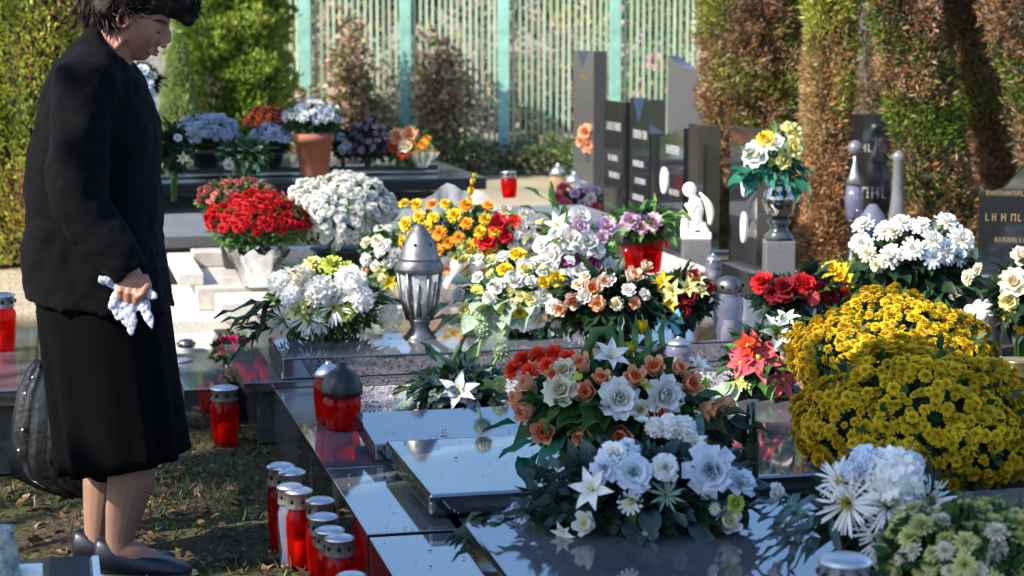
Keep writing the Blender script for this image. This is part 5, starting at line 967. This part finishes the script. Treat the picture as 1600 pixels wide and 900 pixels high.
# jacket
def ring(b, f, hw, n=36, p=2.5, dy=0):
    B, F = W(*b), W(*f); C = (B+F)/2; ax = (F-B)/2; out = []
    for k in range(n):
        t_ = 2*math.pi*k/n; c, s_ = math.cos(t_), math.sin(t_); out.append(C+ax*(abs(c)**(2/p)*(1 if c > 0 else -1))+Vector((0, hw*abs(s_)**(2/p)*(1 if s_ > 0 else -1)+dy, 0)))
    return out
jk = MB()
jk.rings([ring(*r) for r in (((148, 40), (214, 112), .078), ((138, 50), (220, 122), .105), ((118, 68), (228, 138), .155), ((92, 96), (236, 162), .195), ((70, 150), (244, 198), .212), ((53, 220), (250, 248), .208), ((44, 300), (252, 312), .203), ((44, 370), (253, 378), .207), ((45, 430), (260, 436), .214), ((46, 463), (269, 486), .219), ((60, 458), (256, 478), .205), ((64, 400), (238, 410), .18))])
jk.tube([W(152, 96, -.10), W(136, 128, -.178), W(124, 200, -.222), W(120, 268, -.242), W(128, 320, -.247), W(160, 368, -.256), W(190, 404, -.26), W(207, 428, -.26)], [.07, .088, .082, .078, .076, .069, .06, .056], 20)
jk.tube([W(160, 100, .10), W(146, 130, .178), W(132, 220, .222), W(124, 320, .242), W(119, 400, .25), W(116, 470, .25)], [.07, .088, .082, .074, .062, .052], 20)
jo = remesh(jk, 'jacket', CLOTH, .0085, 6, ((.03, .13), (.012, .045)), person)
mb = MB(); mb.rings([ring((147, 36), (217, 116), .082, p=2.2), ring((143, 38), (222, 124), .094, p=2.2), ring((134, 52), (224, 130), .118, p=2.2), ring((138, 54), (220, 126), .108, p=2.2)]); obj('collar', mb.mesh('collar', CLOTH), person)
sk_ = MB()
def sring(b, f, hw, amp):
    r_ = ring(b, f, hw, 72, 2.4); c = sum(r_, Vector())/72
    return [p+(p-c).normalized()*amp*math.sin(k*1.05+.6)*(.6+.4*math.sin(k*.31)) for k, p in enumerate(r_)]
sk_.rings([sring((66, 430), (256, 440), .195, 0), sring((62, 480), (264, 490), .207, .001), sring((72, 560), (272, 560), .212, .005), sring((84, 640), (282, 638), .216, .010), sring((93, 700), (289, 690), .22, .014), sring((96, 728), (291, 704), .222, .016), sring((104, 724), (282, 702), .205, .014), sring((110, 640), (262, 640), .17, .0)])
so = obj('skirt', sk_.mesh('skirt', CLOTH2), person)
sl = MB(); sl.rings([ring((128, 690), (214, 690), .10, 24, dy=.08), ring((132, 752), (180, 758), .085, 24, dy=.10), ring((136, 756), (176, 760), .07, 24, dy=.10)]); obj('slip_hem', sl.mesh('slip_hem', CLOTH2), person)
def shoe(dx, dyp, dd):
    mb = MB(); rows = ((148, 846, 893, .032), (156, 842, 896, .040), (180, 850, 899, .042), (205, 862, 902, .043), (235, 870, 904, .047), (265, 876, 905, .046), (288, 884, 905, .034), (299, 892, 903, .014)); rings = []
    for x, yt, yb, hw in rows:
        T, B = W(x+dx, yt+dyp, dd), W(x+dx, yb+dyp, dd); B.z = max(B.z, .004); r_ = []
        for k in range(16):
            t_ = 2*math.pi*k/16; c, s_ = math.cos(t_), math.sin(t_); zz = (T.z+B.z)/2+(T.z-B.z)/2*(abs(c)**.6)*(1 if c > 0 else -1); r_.append(Vector((T.x, T.y+hw*(abs(s_)**.7)*(1 if s_ > 0 else -1)*(1 if c < .2 else .86), zz)))
        rings.append(r_)
    mb.rings(rings); o = obj('shoe', mb.mesh('shoe', SHOE), person)
    mb = MB(); rings = []
    for x, hw in ((148, .030), (165, .042), (205, .044), (235, .049), (265, .048), (288, .037), (301, .015)):
        p = W(x+dx, 900+dyp, dd); rings.append([Vector((p.x, p.y-hw, .0)), Vector((p.x, p.y+hw, .0)), Vector((p.x, p.y+hw, .012)), Vector((p.x, p.y-hw, .012))])
    mb.rings(rings); obj('sole', mb.mesh('sole', BLKPLA), o)
shoe(2, -4, -.08); shoe(-32, -16, .10)
# handkerchief in her hand
hk = thing('handkerchief', 'crumpled white handkerchief held in the woman\'s hand', 'handkerchief', WB+W(204, 470, -.26)); hb = W(204, 470, -.26)
HANK = mat('white_linen', (.48, .48, .56), .95, var=.08, scale=30, transl=.15, spec=.1, bump=.2, bscale=90, rnd=.02)
mb = MB()
for path, wd in ((((206, 452), (201, 478), (203, 502), (207, 523)), (.017, .022, .020, .004)), (((214, 455), (224, 478), (233, 498), (238, 514)), (.014, .017, .015, .004)), (((204, 448), (184, 446), (168, 440), (155, 436)), (.014, .013, .011, .006)), (((196, 450), (184, 464), (178, 482), (184, 502)), (.014, .017, .014, .004)), (((216, 450), (230, 457), (239, 462), (245, 464)), (.014, .013, .010, .005)), (((198, 456), (192, 478), (190, 494), (197, 510)), (.012, .016, .014, .004))):
    pts = [W(x, y, -.268-.006*i)-hb for i, (x, y) in enumerate(path)]; mb.tube([pts[0], pts[0].lerp(pts[1], .5), pts[1], pts[1].lerp(pts[2], .5), pts[2], pts[2].lerp(pts[3], .5), pts[3]], [wd[0], (wd[0]+wd[1])/2, wd[1], (wd[1]+wd[2])/2, wd[2], (wd[2]+wd[3])/2, wd[3]], 14, flat=.5)
remesh(mb, 'cloth', HANK, .0026, 1, ((.016, .032), (.004, .012)), hk)
# handbag
LEA = mat('black_leather', (.009, .009, .010), .3, var=.3, scale=14, bump=.5, bscale=26, rnd=.02, rvar=.2)
bgp = W(85, 775, .27); bag = thing('handbag', 'slouchy black leather handbag hanging behind the woman', 'handbag', WB+bgp); mb = MB(); rings = []
for y, x0, x1, hd in ((562, 58, 120, .022), (575, 46, 128, .04), (610, 30, 134, .055), (660, 20, 138, .07), (710, 15, 140, .078), (738, 20, 141, .07), (758, 60, 142, .055), (774, 105, 140, .03)):
    a, c = W(x0, y, .27)-bgp, W(x1, y, .27)-bgp; m_ = (a+c)/2; h_ = (c.x-a.x)/2; n = 40
    rings.append([m_+Vector((h_*math.cos(2*math.pi*k/n)*(1+.04*math.sin(k*1.9+y*.02)), hd*math.sin(2*math.pi*k/n)*(1+.22*math.sin(k*2.4+y*.012)), .006*math.sin(k*1.3))) for k in range(n)])
mb.rings(rings); obj('body', mb.mesh('body', LEA), bag)
for dy in (.24, .30):
    mb = MB(); mb.tube([W(64, 575, dy)-bgp, W(72, 545, dy)-bgp, W(96, 520, dy-.01)-bgp, W(118, 512, .255)-bgp, W(126, 540, dy)-bgp, W(124, 578, dy)-bgp], .007, 8); obj('handle', mb.mesh('handle', LEA), bag)
mb = MB()
for x, y in ((52, 590), (40, 615), (36, 672), (30, 704)): mb.ball(W(x, y, .2)-bgp, .006, 8, 6)
stuff(obj('stud', mb.mesh('stud', SILVER), bag))
